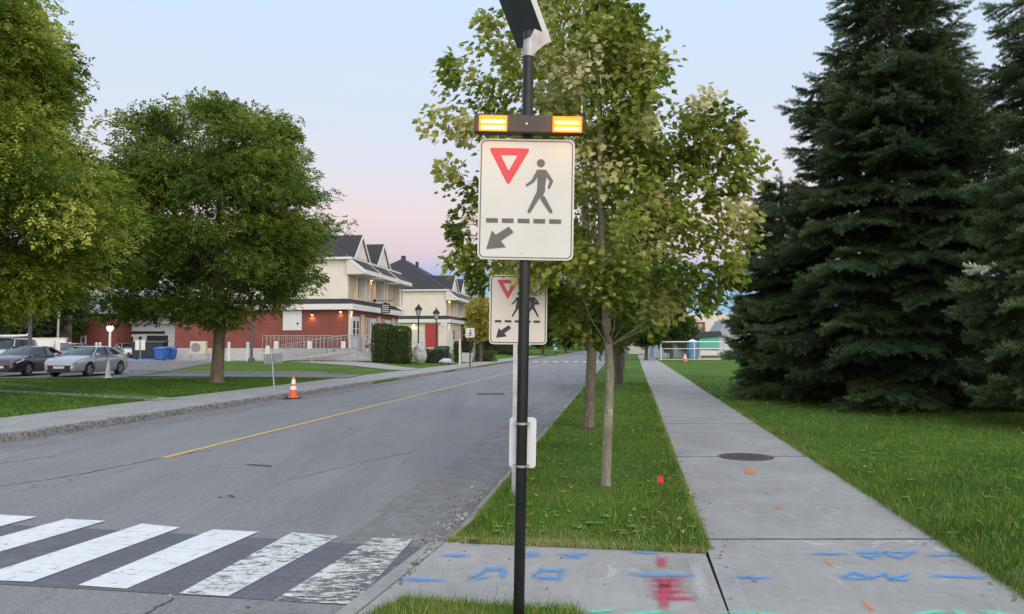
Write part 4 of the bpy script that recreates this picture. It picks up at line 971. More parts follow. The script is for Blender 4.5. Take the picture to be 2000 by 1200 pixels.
# dark trees behind the parking lot, left
for k, (px, Yk, r, zt, s, lab) in enumerate(((20, 66, 3.6, 9.5, 61, 'dark tree behind the white wall at the far left edge'), (85, 72, 3.6, 8.8, 62, 'dark tree over the wooden stairs behind the red car'))):
    x = W(px, 690, Yk).x; z = gz(x, Yk)
    broad_tree('broadleaf_tree', lab, 'tree', (x, Yk, z), crown_env(r, 1.6, zt), .25, zt*.9, 80, 1.0, 90, .34, LEAF_F, BARK3, (SPRIG, SF), seed=s, tmean=.25, twigs=False)
# yellow tree and green trees around the far road
def far_tree(px, pytop, Yk, rpx, lab, m=LEAF_F, s=1, z0=1.5, tm=.4, n=70, name='broadleaf_tree'):
    x = W(px, 690, Yk).x; z = gz(x, Yk); zt = W(px, pytop, Yk).z - z; r = rpx*Yk/FPX
    return broad_tree(name, lab, 'tree', (x, Yk, z), crown_env(r, z0, zt), .18, zt*.9, n, max(.5, r*.22), 90, .12+Yk*.0028, m, BARK3, (SPRIG, SF), seed=s, tmean=tm, twigs=False, flat=.7)
far_tree(938, 577, 72, 26, 'small yellow-leaved tree beside the dark hedge by the road', LEAF_Y, 71, 2.2, .4, 60)
far_tree(908, 572, 150, 30, 'green treetop rising behind the small dark-roofed house', s=72)
far_tree(968, 590, 120, 30, 'dark green tree left of the far crossing, behind the yellow one', s=73, tm=.3)
far_tree(1010, 575, 135, 36, 'broad dark tree behind the school crossing sign', s=74, tm=.25)
far_tree(1060, 590, 128, 30, 'dark tree over the far end of the road, left of the maple trunks', s=75, tm=.3)
far_tree(1105, 560, 165, 40, 'large dark tree closing the end of the road', s=76, tm=.3)
far_tree(1160, 570, 150, 34, 'dark tree right of the road end behind the maple trunks', s=77, tm=.3)
far_tree(1215, 560, 120, 32, 'dark tree over the far end of the pavement', s=78, tm=.35)
far_tree(1262, 545, 84, 40, 'dark leafy tree hanging over the right pavement', s=79, tm=.15, z0=1.8)
far_tree(1312, 560, 90, 34, 'dark green tree left of the goal and cream apartment block', s=80, tm=.25, z0=1.2)
far_tree(1345, 622, 100, 18, 'small light green tree just left of the apartment block', s=81, tm=.6, z0=1.2)
# far wood that closes the horizon
def wood():
    rng = np.random.default_rng(90); n = 42000
    ang = rng.uniform(-1.1, 1.1, n); d = rng.uniform(210, 330, n); x = d*np.tan(ang*.9)*.9; y = d
    h = 8.2+2.0*np.sin(x*.05)+1.2*np.sin(x*.17+1)+.8*np.sin(x*.43); z = h*rng.uniform(0, 1, n)**.6
    P = np.stack([x, y, z+.3], 1); D = rng.normal(0, 1, (n, 3)); Bx, By, Bz = frames(D, np.tile([0, 0, 1.0], (n, 1)), rng, .7)
    tag(instances('wood', SPRIG, SF, P, Bx, By, Bz, rng.uniform(1.0, 1.8, n), np.clip(rng.normal(.3, .15, n), 0, 1), LEAF_F), 'distant band of dark trees along the horizon', 'wood', kind='stuff')
wood()

# ------------------------------------------------------------ spruces
SP_TV = []; SP_TF = []
def _sp():
    n = 7
    for i in range(n):                              # needle combs in three planes round a shoot of length 1
        y = .08+.80*i/(n-1); L = .27*(1-.35*abs(i/(n-1)-.4))
        for a in (0, 120, 240):
            a = R(a+i*35); dx, dz = math.cos(a), math.sin(a); k = len(SP_TV)
            SP_TV.extend([(dx*.01, y-.045, dz*.01), (dx*.01, y+.055, dz*.01), (dx*L, y+.17, dz*L)]); SP_TF.append((k, k+1, k+2))
    k = len(SP_TV); SP_TV.extend([(-.05, .8, 0), (.05, .8, 0), (0, 1.12, 0)]); SP_TF.append((k, k+1, k+2))
    k = len(SP_TV); SP_TV.extend([(-.022, 0, 0), (.022, 0, 0), (0, 1.0, .01)]); SP_TF.append((k, k+1, k+2))
_sp()
NEED = m_leaf('spruce_needles', [(0, (.028,.028,.013)), (.25, (.034,.054,.021)), (.45, (.056,.094,.036)), (.7, (.105,.160,.062)), (.92, (.14,.19,.085)), (1, (.60,.68,.55))], .05, .6, .25)
def spruce(label, base, env, top, nbr, seed, shoot=.24, step=.17, tmean=.38, pale=None, cat='spruce', lay=.35, twist=0):
    """whorled boughs that droop then lift at the tips, each a flat fan of side twigs set with needle shoots"""
    rng = np.random.default_rng(seed); rr = random.Random(seed)
    T = thing('spruce_tree', label, cat, base)
    MB().tube([(0,0,-.1),(0,0,.3),(0,0,top*.5),(0,0,top*.98)], [.30,.24,.13,.02], 12).build('trunk', BARK3, T, True)
    lb = MB(); PP, DD, UU, TT, SS = [], [], [], [], []
    zs = np.sort(rng.uniform(0, 1, nbr)**1.05)*(top*.975-env[0][0])+env[0][0]
    for i, z in enumerate(zs):
        th = i*2.39996+rr.uniform(-.3, .3); rl, rg = envr(env, z); rx = rg if math.cos(th) > 0 else rl; ry = (rl+rg)/2
        r = math.hypot(math.cos(th)*rx, math.sin(th)*ry)*rr.uniform(.72, 1.08)
        if rr.random() < .08: r *= 1.13
        f = 1-z/top; rise = (.42 if f < .2 else .12 if f < .5 else -.10)*rr.uniform(.6, 1.3)
        tn = rr.gauss(tmean, .12); K = 7; pts = []
        for k in range(K+1):
            s = k/K; pts.append(Vector((math.cos(th)*r*s, math.sin(th)*r*s, z + r*(rise*s - .30*s*s*(1-f*.0) + .22*s**3.5))))
        lb.tube(pts, [max(.004, .012*r*(1-.9*k/K)) for k in range(K+1)], 4, False)
        side = Vector((-math.sin(th), math.cos(th), 0)); rad = Vector((math.cos(th), math.sin(th), 0))
        nt = int(r*.85/step)+2
        for q in range(nt):
            s = .16+.84*(q+.5*rr.random())/nt; a = pts[int(min(K-1, s*K))].lerp(pts[int(min(K-1, s*K))+1], s*K-int(min(K-1, s*K)))
            wid = (.18+.95*math.sin(math.pi*min(1, s*1.0)**.8)*(.32*r))*rr.uniform(.7, 1.15)
            wid = min(wid, .95)
            for sd in (-1, 1):
                dirv = (side*sd*1.0 + rad*rr.uniform(.5, .9) + Vector((0, 0, rr.uniform(-.38, .0)))).normalized()
                m_ = max(1, int(wid/(shoot*.55)))
                for j in range(m_):
                    t_ = (j+rr.uniform(.1, .6))/m_*wid; p = a + dirv*t_ + Vector((0, 0, -.10*t_*t_))
                    for e in range(2 if rr.random() < .75 else 3):
                        d = (dirv + rad*rr.uniform(-.1, .9) + side*rr.uniform(-.6, .6) + Vector((0, 0, rr.uniform(-.55, .25)))).normalized()
                        PP.append(p); DD.append(d); UU.append((0, 0, 1)); SS.append(shoot*rr.uniform(.7, 1.2))
                        # the young growth at the bough ends is lighter
                        TT.append(tn + rr.gauss(0, .07) + .16*(t_/max(wid, .01))*s)
        for e in range(3):
            PP.append(pts[-1]-rad*.08*e); DD.append((rad+Vector((0, 0, rr.uniform(-.1, .6)))+side*rr.uniform(-.5, .5)).normalized()); UU.append((0,0,1)); SS.append(shoot*1.3); TT.append(tn+.25)
    for k in range(10):
        PP.append(Vector((0, 0, top-.1*k))); a = k*2.4; DD.append(Vector((math.cos(a)*.5*(k > 0), math.sin(a)*.5*(k > 0), 1)).normalized()); UU.append((1,0,0)); SS.append(shoot*1.4); TT.append(tmean+.1)
    P = np.array([tuple(p) for p in PP]); D = np.array([tuple(d) for d in DD]); U = np.array(UU, float)
    Bx, By, Bz = frames(D, U, rng, .3)
    lb.build('limbs', BARK3, T, fix=False)
    tn_ = np.clip(np.array(TT), 0, .93)
    if pale is not None:
        d_ = np.linalg.norm(P - np.array(pale[0]), axis=1); tn_ = np.where(d_ < pale[1], np.clip(.985+rng.normal(0, .012, len(P)), .95, 1), tn_)
    instances('crown', SP_TV, SP_TF, P, Bx, By, Bz, np.array(SS), tn_, NEED, T)
    return T, len(P)
YS = 21.5; xS = W(1762, 700, YS).x
env = E(1762, [(-95,1745,1778),(-40,1690,1825),(0,1665,1855),(80,1635,1882),(160,1575,1900),(215,1560,1915),(300,1560,1960),(400,1500,2010),(500,1485,2050),(600,1465,2080),(700,1475,2080),(770,1510,2060)], YS)
_, n1 = spruce('tall dark spruce right of the pavement, the largest of the conifers', (xS, YS, 0), env, W(1762, -105, YS).z, 330, 3)
Y2 = 24.5; x2 = W(1530, 700, Y2).x
env = E(1530, [(385,1500,1570),(430,1470,1600),(500,1448,1620),(580,1432,1640),(660,1425,1640),(748,1440,1630)], Y2)
spruce('shorter bushy spruce at the left foot of the tallest one', (x2, Y2, 0), env, W(1530, 352, Y2).z, 230, 5, .22, .16, .42)
Y3 = 15.5; x3 = W(2110, 700, Y3).x
env = E(2110, [(-260,2090,2130),(-100,2030,2200),(0,1965,2260),(60,1975,2280),(120,1965,2300),(200,1985,2300),(300,1950,2320),(430,1915,2330),(500,1850,2330),(600,1880,2330),(700,1880,2330),(760,1950,2300)], Y3)
pp = W(1895, 505, Y3-.3); 
spruce('dark spruce cut off by the right edge, with one pale silvery bough tip', (x3, Y3, 0), env, W(2110, -300, Y3).z, 210, 7, .20, .15, .40, ((pp.x-x3, pp.y-Y3, pp.z), .55))
Y4 = 27; x4 = W(1925, 700, Y4).x
env = E(1925, [(190,1915,1940),(240,1890,1990),(330,1850,2030),(500,1790,2060),(740,1780,2080)], Y4)
spruce('dark spruce filling the gap between the tallest and the right-edge ones', (x4, Y4, 0), env, W(1925, 180, Y4).z, 110, 9, .3, .24, .3)

# ============================================================ BUILDINGS
ROT = -math.atan(.1345)
M_TRIM = simple('cream_trim', (.66,.64,.60), .5, var=.05); M_WARM = simple('warm_panel', (.62,.42,.27), .6, var=.08)
M_DOORW = simple('white_door', (.52,.55,.62), .4, var=.05); M_FOUND = simple('foundation', (.48,.47,.46), .8, var=.12)
M_LAMP = emit('warm_lamp', (1, .62, .25), 12.0); M_SOFF = simple('soffit', (.60,.57,.52), .6)
M_CREAMP = m_siding('pale_siding', (.58,.56,.54)); M_RED = simple('red_door', (.40,.05,.04), .5, var=.15)
def window(parent, x0, x1, z0, z1, face, at, depth=.05, name='window', grid=(1, 1), frame=M_TRIM, glass=M_GLASS, fw=.07):
    """window in a wall; face 'y' looks towards -y at y=at, face 'x' looks towards +x at x=at"""
    fr = MB()
    def bx(u0, u1, w0, w1, d0, d1, mb):
        if face == 'y': mb.box(u0, u1, at-d1, at-d0, w0, w1)
        else: mb.box(at+d0, at+d1, u0, u1, w0, w1)
    for u0, u1, w0, w1 in ((x0, x0+fw, z0, z1), (x1-fw, x1, z0, z1), (x0+fw, x1-fw, z0, z0+fw), (x0+fw, x1-fw, z1-fw, z1)): bx(u0, u1, w0, w1, .003, depth, fr)
    for i in range(1, grid[0]): u = x0+(x1-x0)*i/grid[0]; bx(u-fw*.35, u+fw*.35, z0+fw, z1-fw, .003, depth*.9, fr)
    for i in range(1, grid[1]): w = z0+(z1-z0)*i/grid[1]; bx(x0+fw, x1-fw, w-fw*.35, w+fw*.35, .003, depth*.85, fr)
    o = fr.build(name, frame, parent); g = MB(); bx(x0+fw*.9, x1-fw*.9, z0+fw*.9, z1-fw*.9, .003, .018, g); g.build('pane', glass, o); return o
def wall_lamp(parent, p, face='y', power=14, size=.10):
    """small hooded lamp with its own warm light"""
    x, y, z = p; m = MB(); dy = -.12 if face == 'y' else 0; dx = .12 if face == 'x' else 0
    m.box(x-size, x+size, y-.0+min(dy, 0)*1.3, y-.01 if face == 'y' else y+size, z, z+.12) if face == 'y' else m.box(x+.01, x+.16, y-size, y+size, z, z+.12)
    o = m.build('wall_lamp', M_DARK, parent); g = MB()
    if face == 'y': g.box(x-size*.7, x+size*.7, y-.13, y-.04, z-.03, z-.002)
    else: g.box(x+.04, x+.13, y-size*.7, y+size*.7, z-.03, z-.002)
    g.build('bulb', M_LAMP, o)
    l = bpy.data.lights.new('lamp_light', 'SPOT'); l.energy = power; l.color = (1, .55, .2); l.spot_size = R(130); l.spot_blend = .8; l.shadow_soft_size = .05
    lo = bpy.data.objects.new('lamp_light', l); COL.objects.link(lo); lo.parent = parent; lo.location = (x+dx*1.2, y+dy*1.2, z-.06)
def row_house(label, loc, L, Wd, dormers, sheds, lower, seed):
    B = thing('row_building', label, 'building', loc, ROT)
    EZ = 8.35; rp = 4.6
    MB().box(-Wd, -.02, .02, L-.02, -.3, 1.0).build('foundation', M_FOUND, B)
    low = MB().box(-Wd+.04, -.06, .06, L-.06, 1.0, 4.15); low.build('lower_wall', M_BRICK if lower == 'brick' else M_CREAM, B)
    MB().box(-Wd+.02, -.30, .30, L-.30, 4.15, EZ).build('upper_wall', M_CREAM, B)
    MB().box(-Wd-.35, .42, -.40, L+.4, 4.10, 4.55).build('fascia', M_TRIM, B)
    # skirt roof on two sides
    sk = MB(); sk.add([(-Wd-.35, -.40, 4.55), (.42, -.40, 4.55), (-.27, .32, 5.02), (-Wd-.35, .32, 5.02)], [(0,1,2,3)])
    sk.add([(.42, -.40, 4.55), (.42, L+.4, 4.55), (-.27, L-.3, 5.02), (-.27, .32, 5.02)], [(0,1,2,3)])
    sk.build('skirt_roof', M_ROOF, B)
    tr = MB()
    for s0, s1 in sheds: tr.box(.43, .47, s0, s0+.12, 4.5, 4.8)
    # corner boards and base band of the upper wall
    cb = MB(); cb.box(-.50, -.27, .272, .30, 5.0, EZ-.02); cb.box(-.27, -.25, .30, .55, 5.0, EZ-.02)
    cb.build('corner_board', M_TRIM, B)
    # main hip roof
    o = .45; rg = EZ+rp; hx = -Wd/2; rf = MB()
    rf.add([(-Wd-o, -o+.3, EZ), (.15, -o+.3, EZ), (.15, L+o-.3, EZ), (-Wd-o, L+o-.3, EZ), (hx, min(5.5, L*.42), rg), (hx, L-min(5.5, L*.42), rg)],
           [(0,1,4), (1,2,5,4), (2,3,5), (3,0,4,5), (3,2,1,0)])
    roof = rf.build('roof', M_ROOF, B)
    MB().box(-Wd-o-.03, .18, -o+.27, L+o-.27, EZ-.18, EZ-.004).build('eave_board', M_TRIM, B)
    ch = MB().box(hx-.25, hx+.25, L*.42-.3+.1, L*.42+.4, rg-.6, rg+.45); ch.build('chimney', M_DARK, roof)
    MB().box(hx+1.4, hx+1.75, L*.5, L*.5+.35, rg-1.2, rg-.25).build('roof_vent', M_DARK, roof)
    # gable dormers looking at the road
    for c, hw in dormers:
        zb, zt = EZ-.12, EZ+2.05; d = MB(); xf = -.02
        d.prism([(c-hw+.18, zb), (c+hw-.18, zb), (c, zt-.14)], 'x', -5.2, xf); dr = d.build('dormer', M_CREAM, B)
        r_ = MB(); t = .13
        for s in (-1, 1):
            a = (c+s*(hw+.06), zb-.08); b_ = (c, zt); k = [a, b_, (c, zt+t), (c+s*(hw+.10), zb+t-.1)]
            r_.prism(k, 'x', -5.6, xf+.10)
        r_.build('dormer_roof', M_ROOF, dr)
        v = MB()
        for s in (-1, 1):
            k = [(c+s*(hw+.12), zb-.26), (c, zt-.16), (c, zt+t+.01), (c+s*(hw+.12), zb+t-.10)]; v.prism(k, 'x', xf+.102, xf+.16)
        v.box(xf-.3, xf+.10, c-hw-.1, c-hw+.25, zb-.2, zb-.07); v.box(xf-.3, xf+.10, c+hw-.25, c+hw+.1, zb-.2, zb-.07)
        v.build('bargeboard', M_TRIM, dr)
    # sloping porch roofs over the balconies
    for i, (s0, s1) in enumerate(sheds):
        sh = MB(); x0, z0, x1, z1 = -.28, EZ+.12, 1.30, EZ-1.10
        sh.add([(x0,s0,z0),(x1,s0,z1),(x1,s1,z1),(x0,s1,z0),(x0,s0,z0+.10),(x1,s0,z1+.10),(x1,s1,z1+.10),(x0,s1,z0+.10)], [(0,3,2,1),(4,5,6,7),(0,1,5,4),(1,2,6,5),(2,3,7,6),(3,0,4,7)])
        sr_ = sh.build('porch_roof', M_ROOF, B)
        tb = MB(); tb.add([(x0,s0-.05,z0-.28),(x1+.04,s0-.05,z1-.28),(x1+.04,s0-.006,z1-.28),(x0,s0-.006,z0-.28),(x0,s0-.05,z0+.03),(x1+.04,s0-.05,z1+.03),(x1+.04,s0-.006,z1+.03),(x0,s0-.006,z0+.03)], [(0,3,2,1),(4,5,6,7),(0,1,5,4),(1,2,6,5),(2,3,7,6),(3,0,4,7)])
        tb.box(x1+.002, x1+.05, s0-.005, s1, z1-.28, z1+.06); tb.build('rake_board', M_TRIM, sr_)
        sf = MB(); sf.add([(x0+.02,s0+.0,z0-.27),(x0+.02,s0,z1-.27),(x1,s0,z1-.27)], [(0,1,2)]); sf.prism([(x0+.02, z1-.3), (x1, z1-.3), (x1, z1-.26), (x0+.02, z1-.26)], 'y', s0, s1)
        sf.build('soffit', M_SOFF, sr_)
        # balcony recess, door and window of each unit
        yb = s0+.55; MB().box(-.30, .30, s1-.75, s1-.65, 5.0, z1-.3).build('side_screen', M_CREAM, B); MB().box(-.29, -.02, yb+1.45, yb+1.6, 5.0, z1-.3).build('side_screen', M_CREAM, B)
        MB().box(-.295, -.26, yb, yb+1.3, 5.0, 7.0).build('balcony_door', M_WARM, B)
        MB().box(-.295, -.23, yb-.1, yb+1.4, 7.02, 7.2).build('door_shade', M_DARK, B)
        window(B, yb+1.7, yb+3.1, 5.35, 7.15, 'x', -.295, .12, grid=(3, 1), frame=M_TRIM)
        cl_ = MB(); cl_.box(.30, .44, s1-.2, s1-.05, 5.05, z1-.3); cl_.build('porch_post', M_TRIM, B)
    return B
B1 = row_house('nearest row house with a blank red brick side wall, cream upper storey and twin gables', (-13.05, 64.0, .33), 14.5, 15, [(3.0, 2.1), (9.2, 2.1)], [(.0, 4.1), (5.0, 9.3), (10.4, 14.4)], 'brick', 1)
B2 = row_house('further row house with cream side wall, hipped dark roof and red doors', (-8.2, 101.5, .33), 14.5, 15, [(4.6, 2.3), (10.6, 2.3)], [(.0, 4.1), (5.0, 9.3), (10.4, 14.4)], 'cream', 2)
# details of the nearest one: boarded window box, lamps, doors of the shopfront
lx = lambda px, Y=64.6: (W(px, 600, Y).x+13.05)/math.cos(ROT)
bxo = MB().box(lx(552), lx(590), -.02, .04, 2.45, 4.05).build('boarded_window', simple('plain_white_panel', (.60,.62,.60), .5), B1)
MB().lathe([(.11, 0), (.13, .0), (.02, .02)], n=12)
MB().cyl((lx(582), -.06, 3.0), (lx(582), -.02, 3.0), .09, n=12).build('vent_cap', M_DARK, bxo)
wall_lamp(B1, (lx(611), .06, 3.72), 'y', 42)
wall_lamp(B1, (-.72, .06, 3.92), 'y', 26); wall_lamp(B1, (-.06, .5, 3.95), 'x', 26, .08)
MB().box(-.56, -.058, .02, .058, 1.0, 4.1).build('corner_pier', M_WARM if False else M_BRICK, B1)
MB().box(-.058, .02, .02, .6, .9, 4.1).build('corner_column', M_CREAM, B1)
def shopfront(B, yb, door_m=M_DOORW, warm=True):
    d = MB().box(-.055, .0, yb, yb+1.9, 1.0, 3.6).build('door', door_m, B)
    for k in (0, 1): window(d, yb+.12+.88*k, yb+.86+.88*k, 1.9, 3.3, 'x', .0, .03, grid=(1, 2), fw=.06)
    MB().box(-.055, -.02, yb+2.3, yb+3.3, 1.0, 3.8).build('entry_panel', M_WARM, B)
    window(B, yb+3.6, yb+4.3, 1.3, 3.6, 'x', -.05, .06, grid=(1, 3))
shopfront(B1, .7); shopfront(B1, 5.4); shopfront(B1, 10.0)
shopfront(B2, 3.0); shopfront(B2, 8.6, M_RED)
dg = MB(); dg.box(-2.9, -1.2, -.02, .05, 1.0, 3.9); rd = dg.build('red_door', M_RED, B2)
MB().box(-4.6, -3.2, -.02, .05, 1.6, 3.3).build('notice_board', M_SIGNW, B2)
wall_lamp(B2, (-4.4, .05, 3.9), 'y', 60); wall_lamp(B2, (-.06, 1.2, 3.9), 'x', 40, .08); wall_lamp(B1, (-.30, 6.4, 6.95), 'x', 16, .07); wall_lamp(B2, (-.30, 2.0, 6.95), 'x', 26, .07)
# hanging shop signs
def hanging_sign(px, py0, py1, Y, w, label, col, rows):
    c = W(px, (py0+py1)/2, Y); t = thing('hanging_sign', label, 'hanging sign', (c.x, Y, c.z)); h = (W(px, py0, Y)-W(px, py1, Y)).z
    s = MB().box(-w/2, w/2, -.05, .05, -h/2, h/2).build('sign_board', col, t, bevel=.02)
    tp_ = MB().prism([(-w*.3, h/2), (w*.3, h/2), (.12, h/2+.13), (-.12, h/2+.13)], 'y', -.04, .04).build('crest', col, s)
    k = MB()
    for i in range(rows): z = h/2-h*(i+.8)/(rows+.6); k.box(-w*.36, w*.36, -.056, -.051, z-h*.05, z+h*.05)
    k.build('lettering', simple('sign_letters', (.45,.45,.45), .5), s)
    b = MB(); b.cyl((-w*1.2, 0, h/2+.28), (w*.8, 0, h/2+.28), .03, n=6); b.cyl((-w*.35, 0, h/2), (-w*.35, 0, h/2+.28), .015, n=5); b.cyl((w*.35, 0, h/2), (w*.35, 0, h/2+.28), .015, n=5); b.build('bracket', M_DARK, t)
    lp = MB().cyl((-w*1.2, -.1, h/2+.25), (-w*1.2, .1, h/2+.30), .13, n=10).build('spotlight', M_DARK, t)
    return t
hanging_sign(753, 594, 612, 68, .78, 'black hanging shop sign with two pale lines of lettering on the nearest row house', M_DARK, 4)
hanging_sign(867, 628, 637, 97, .8, 'small white and dark hanging sign on the further row house', M_SIGNW, 1)

# small dark-roofed house beyond
t = thing('house', 'small low house with a dark roof beyond the row houses, right of them', 'house', (W(905, 660, 128).x, 128, .33), ROT)
MB().box(-3.5, 2.6, 0, 9, -.2, 5.6).build('wall', M_CREAMP, t)
MB().add([(-4,-.5,5.6),(3.1,-.5,5.6),(3.1,9.5,5.6),(-4,9.5,5.6),(-2.8,4.5,8.7),(1.5,4.5,8.7)], [(0,1,5,4),(1,2,5),(2,3,4,5),(3,0,4),(3,2,1,0)]).build('roof', M_ROOF, t)
MB().box(-4.05, 3.15, -.55, 9.55, 5.3, 5.59).build('eave_board', M_TRIM, t)
window(t, -1.5, -.3, 1.2, 3.0, 'y', 0, grid=(2, 1)); window(t, .6, 1.8, 1.2, 3.0, 'y', 0, grid=(2, 1))

# left brick building with grey upper storey
Yb = 76.0; xL, xR = W(104, 640, Yb).x, W(228, 640, Yb).x
t = thing('brick_building', 'left brick building with a white door and a pale grey upper storey behind the cars', 'building', (xL, Yb, .33)); wd = xR-xL
zt = W(150, 616, Yb).z-.33
MB().box(0, wd, 0, 12, -.3, zt).build('wall', M_BRICK, t)
MB().box(.35, wd+6, 1.2, 12, zt, zt+4.5).build('upper_wall', m_siding('grey_siding', (.42,.45,.47)), t)
MB().box(-.1, wd+.1, -.1, 12, zt, zt+.16).build('cornice', M_DARK, t)
MB().box(3.1, 3.25, 1.08, 1.19, zt+.17, zt+4.4).build('downpipe', M_TRIM, t)
xd0, xd1 = W(158, 640, Yb).x-xL, W(170, 640, Yb).x-xL
dd = MB().box(xd0, xd1, -.06, -.002, 0, 2.15).build('door', M_TRIM, t); MB().box(xd0+.18, xd1-.18, -.07, -.062, 1.1, 1.95).build('pane', M_GLASS, dd)
window(t, xd0-2.9, xd0-2.3, 1.9, 2.3, 'y', 0, fw=.05, glass=M_WHITE)
MB().box(xd0-1.5, xd0-1.0, -.2, -.002, 2.6, 2.85).build('wall_lamp', M_TRIM, t)
MB().box(W(128, 640, Yb).x-xL-.03, W(128, 640, Yb).x-xL+.03, -.08, -.002, 0, zt).build('downpipe', M_DARK, t)
# white fronted link with entrance, in the gap under the round tree
Yb = 79.0; xL, xR = W(226, 640, Yb).x, W(445, 640, Yb).x; wd = xR-xL
t = thing('entrance_building', 'white fronted low building with glass entrance, seen under the round tree', 'building', (xL, Yb, .33))
zt = W(300, 628, Yb).z-.33
MB().box(0, wd, 0, 12, -.3, zt).build('wall', simple('pale_render', (.55,.56,.56), .6), t)
MB().box(-.2, wd*.5, -.5, 0, zt-.25, zt+.22).build('canopy', M_TRIM, t)
MB().box(-.2, wd+.2, -.35, 12, zt+.225, zt+.6).build('parapet', M_TRIM, t)
MB().box(.1, wd*.44, -.04, -.002, 2.35, 2.62).build('sign_band', M_DARK, t)
for a_, b_ in ((.25, .85), (1.15, 1.9), (2.2, 2.75)): window(t, a_, b_, .1 if a_ > 1 else .8, 2.2, 'y', 0, .07, grid=(1, 1), glass=M_GLASS, fw=.1, name='window' if a_ < 1 else 'glass_door')
MB().box(3.1, 5.2, -.03, -.002, .1, 2.2).build('dark_opening', M_DARK, t)
MB().box(wd-3.6, wd-.1, -.4, -.002, 0, 3.0).build('cream_annex', simple('cream_render', (.60,.55,.40), .7), t)
# equipment, bins and cabinets
def gp(px, Y): x = W(px, 690, Y).x; return (x, Y, gz(x, Y))
def dumpster(px, Y, m, label, w=.82, h=1.12):
    t = thing('recycling_bin', label, 'bin', gp(px, Y))
    MB().add([(-w/2+.1,-.42,.12),(w/2-.1,-.42,.12),(w/2-.1,.42,.12),(-w/2+.1,.42,.12),(-w/2,-.5,h-.2),(w/2,-.5,h-.2),(w/2,.5,h-.2),(-w/2,.5,h-.2)], [(0,3,2,1),(4,5,6,7),(0,1,5,4),(1,2,6,5),(2,3,7,6),(3,0,4,7)]).build('bin_body', m, t, bevel=.03)
    MB().add([(-w/2-.04,-.55,h-.2),(w/2+.04,-.55,h-.2),(w/2+.04,.55,h-.12),(-w/2-.04,.55,h-.12),(-w/2-.04,-.55,h-.14),(w/2+.04,-.55,h-.14),(w/2+.04,.55,h),(-w/2-.04,.55,h)], [(0,3,2,1),(4,5,6,7),(0,1,5,4),(1,2,6,5),(2,3,7,6),(3,0,4,7)]).build('lid', m, t)
    for s in (-1, 1): MB().cyl((s*w*.35, -.38, .09), (s*w*.35+.06, -.38, .09), .09, n=10).build('wheel', M_RUBBER, t)
M_BLUE = simple('blue_plastic', (.02,.12,.40), .45, var=.1); M_DGREEN = simple('dark_green_steel', (.015,.022,.02), .5)
dumpster(316, 63, M_BLUE, 'blue recycling bin, left of the pair'); dumpster(332, 64.5, M_BLUE, 'blue recycling bin, right of the pair')
dumpster(292, 66, M_DGREEN, 'dark green dumpster left of the blue bins', 2.6, 1.6)
def hvac(px, Y, z, label):
    p = gp(px, Y); t = thing('air_conditioner', label, 'air conditioner', (p[0], p[1], p[2]+z))
    c = MB().box(-.62, .62, -.2, .2, 0, 1.0).build('casing', simple('ivory_steel', (.52,.50,.38), .5), t, bevel=.02)
    MB().lathe([(.01, 0), (.33, 0), (.36, .02), (.30, .03), (.01, .03)], n=20)
    g = MB(); g.v = [(x, -.2-z_, y+.5) for x, y, z_ in MB().lathe([(.32, .001), (.36, .001), (.36, .03), (.32, .03)], (-.15, 0, 0), 20).v]; g.f = MB().lathe([(.32, .001), (.36, .001), (.36, .03), (.32, .03)], (-.15, 0, 0), 20).f
    for i in range(-3, 4): g.box(-.15-.32, -.15+.32, -.215, -.202, .5+i*.085-.012, .5+i*.085+.012)
    g.build('fan_grille', M_GREYM, t)
hvac(388, 63.5, .55, 'ivory air conditioner unit left of the round tree trunk')
st = thing('equipment_stand', 'low grey metal stand under the ivory air conditioner', 'stand', gp(388, 63.5)); b = MB()
MB().box(-.8, .8, -.3, .3, .47, .54).build('shelf', M_STEEL, st)
for sx in (-1, 1):
    for sy in (-1, 1): MB().box(sx*.7-.03, sx*.7+.03, sy*.22-.03, sy*.22+.03, 0, .465).build('leg', M_STEEL, st)
# low white wall behind the cars, wooden stairs, pipes
t = thing('low_wall', 'low white wall behind the red car', 'wall', gp(85, 64)); MB().box(-2.6, 1.7, 0, .3, -.1, 1.75).build('wall', M_WHITE, t); MB().box(-2.65, 1.75, -.04, .34, 1.753, 1.83).build('coping', M_TRIM, t)
M_WOOD = simple('weathered_wood', (.17,.13,.105), .8, var=.25, scale=3)
t = thing('wooden_stairs', 'weathered wooden stairs and screen left of the brick building', 'stairs', gp(92, 71))
b = MB()
for i in range(10): b.box(-1.9+i*.27, -1.6+i*.27, 0, 1.0, .9+i*.22, .95+i*.22)
b.build('treads', M_WOOD, t)
MB().prism([(-2.1, 1.6), (.8, 4.0), (.8, 4.12), (-2.1, 1.75)], 'y', -.06, -.01).build('handrail', M_WOOD, t)
b = MB()
for i in range(9): b.box(.75+i*.16, .89+i*.16, -.06, 0, .2, 3.9)
b.build('screen', M_WOOD, t)
def white_post(px, ptop, Y, label, h=None, r=.09, cat='post', name='white_post'):
    p = gp(px, Y); h = h or W(px, ptop, Y).z-p[2]; t = thing(name, label, cat, p)
    MB().cyl((0, 0, -.05), (0, 0, h), r, n=12).build('pole', M_TRIM, t, True)
    MB().lathe([(r, h), (r*1.15, h+.01), (r*1.1, h+.08), (r*.3, h+.14)], n=12).build('cap', M_TRIM, t, True)
white_post(66, 604, 68, 'tall white pipe before the wooden stairs', cat='pipe', name='white_pipe'); white_post(112, 611, 68, 'tall white pipe at the corner of the left brick building', cat='pipe', name='white_pipe')
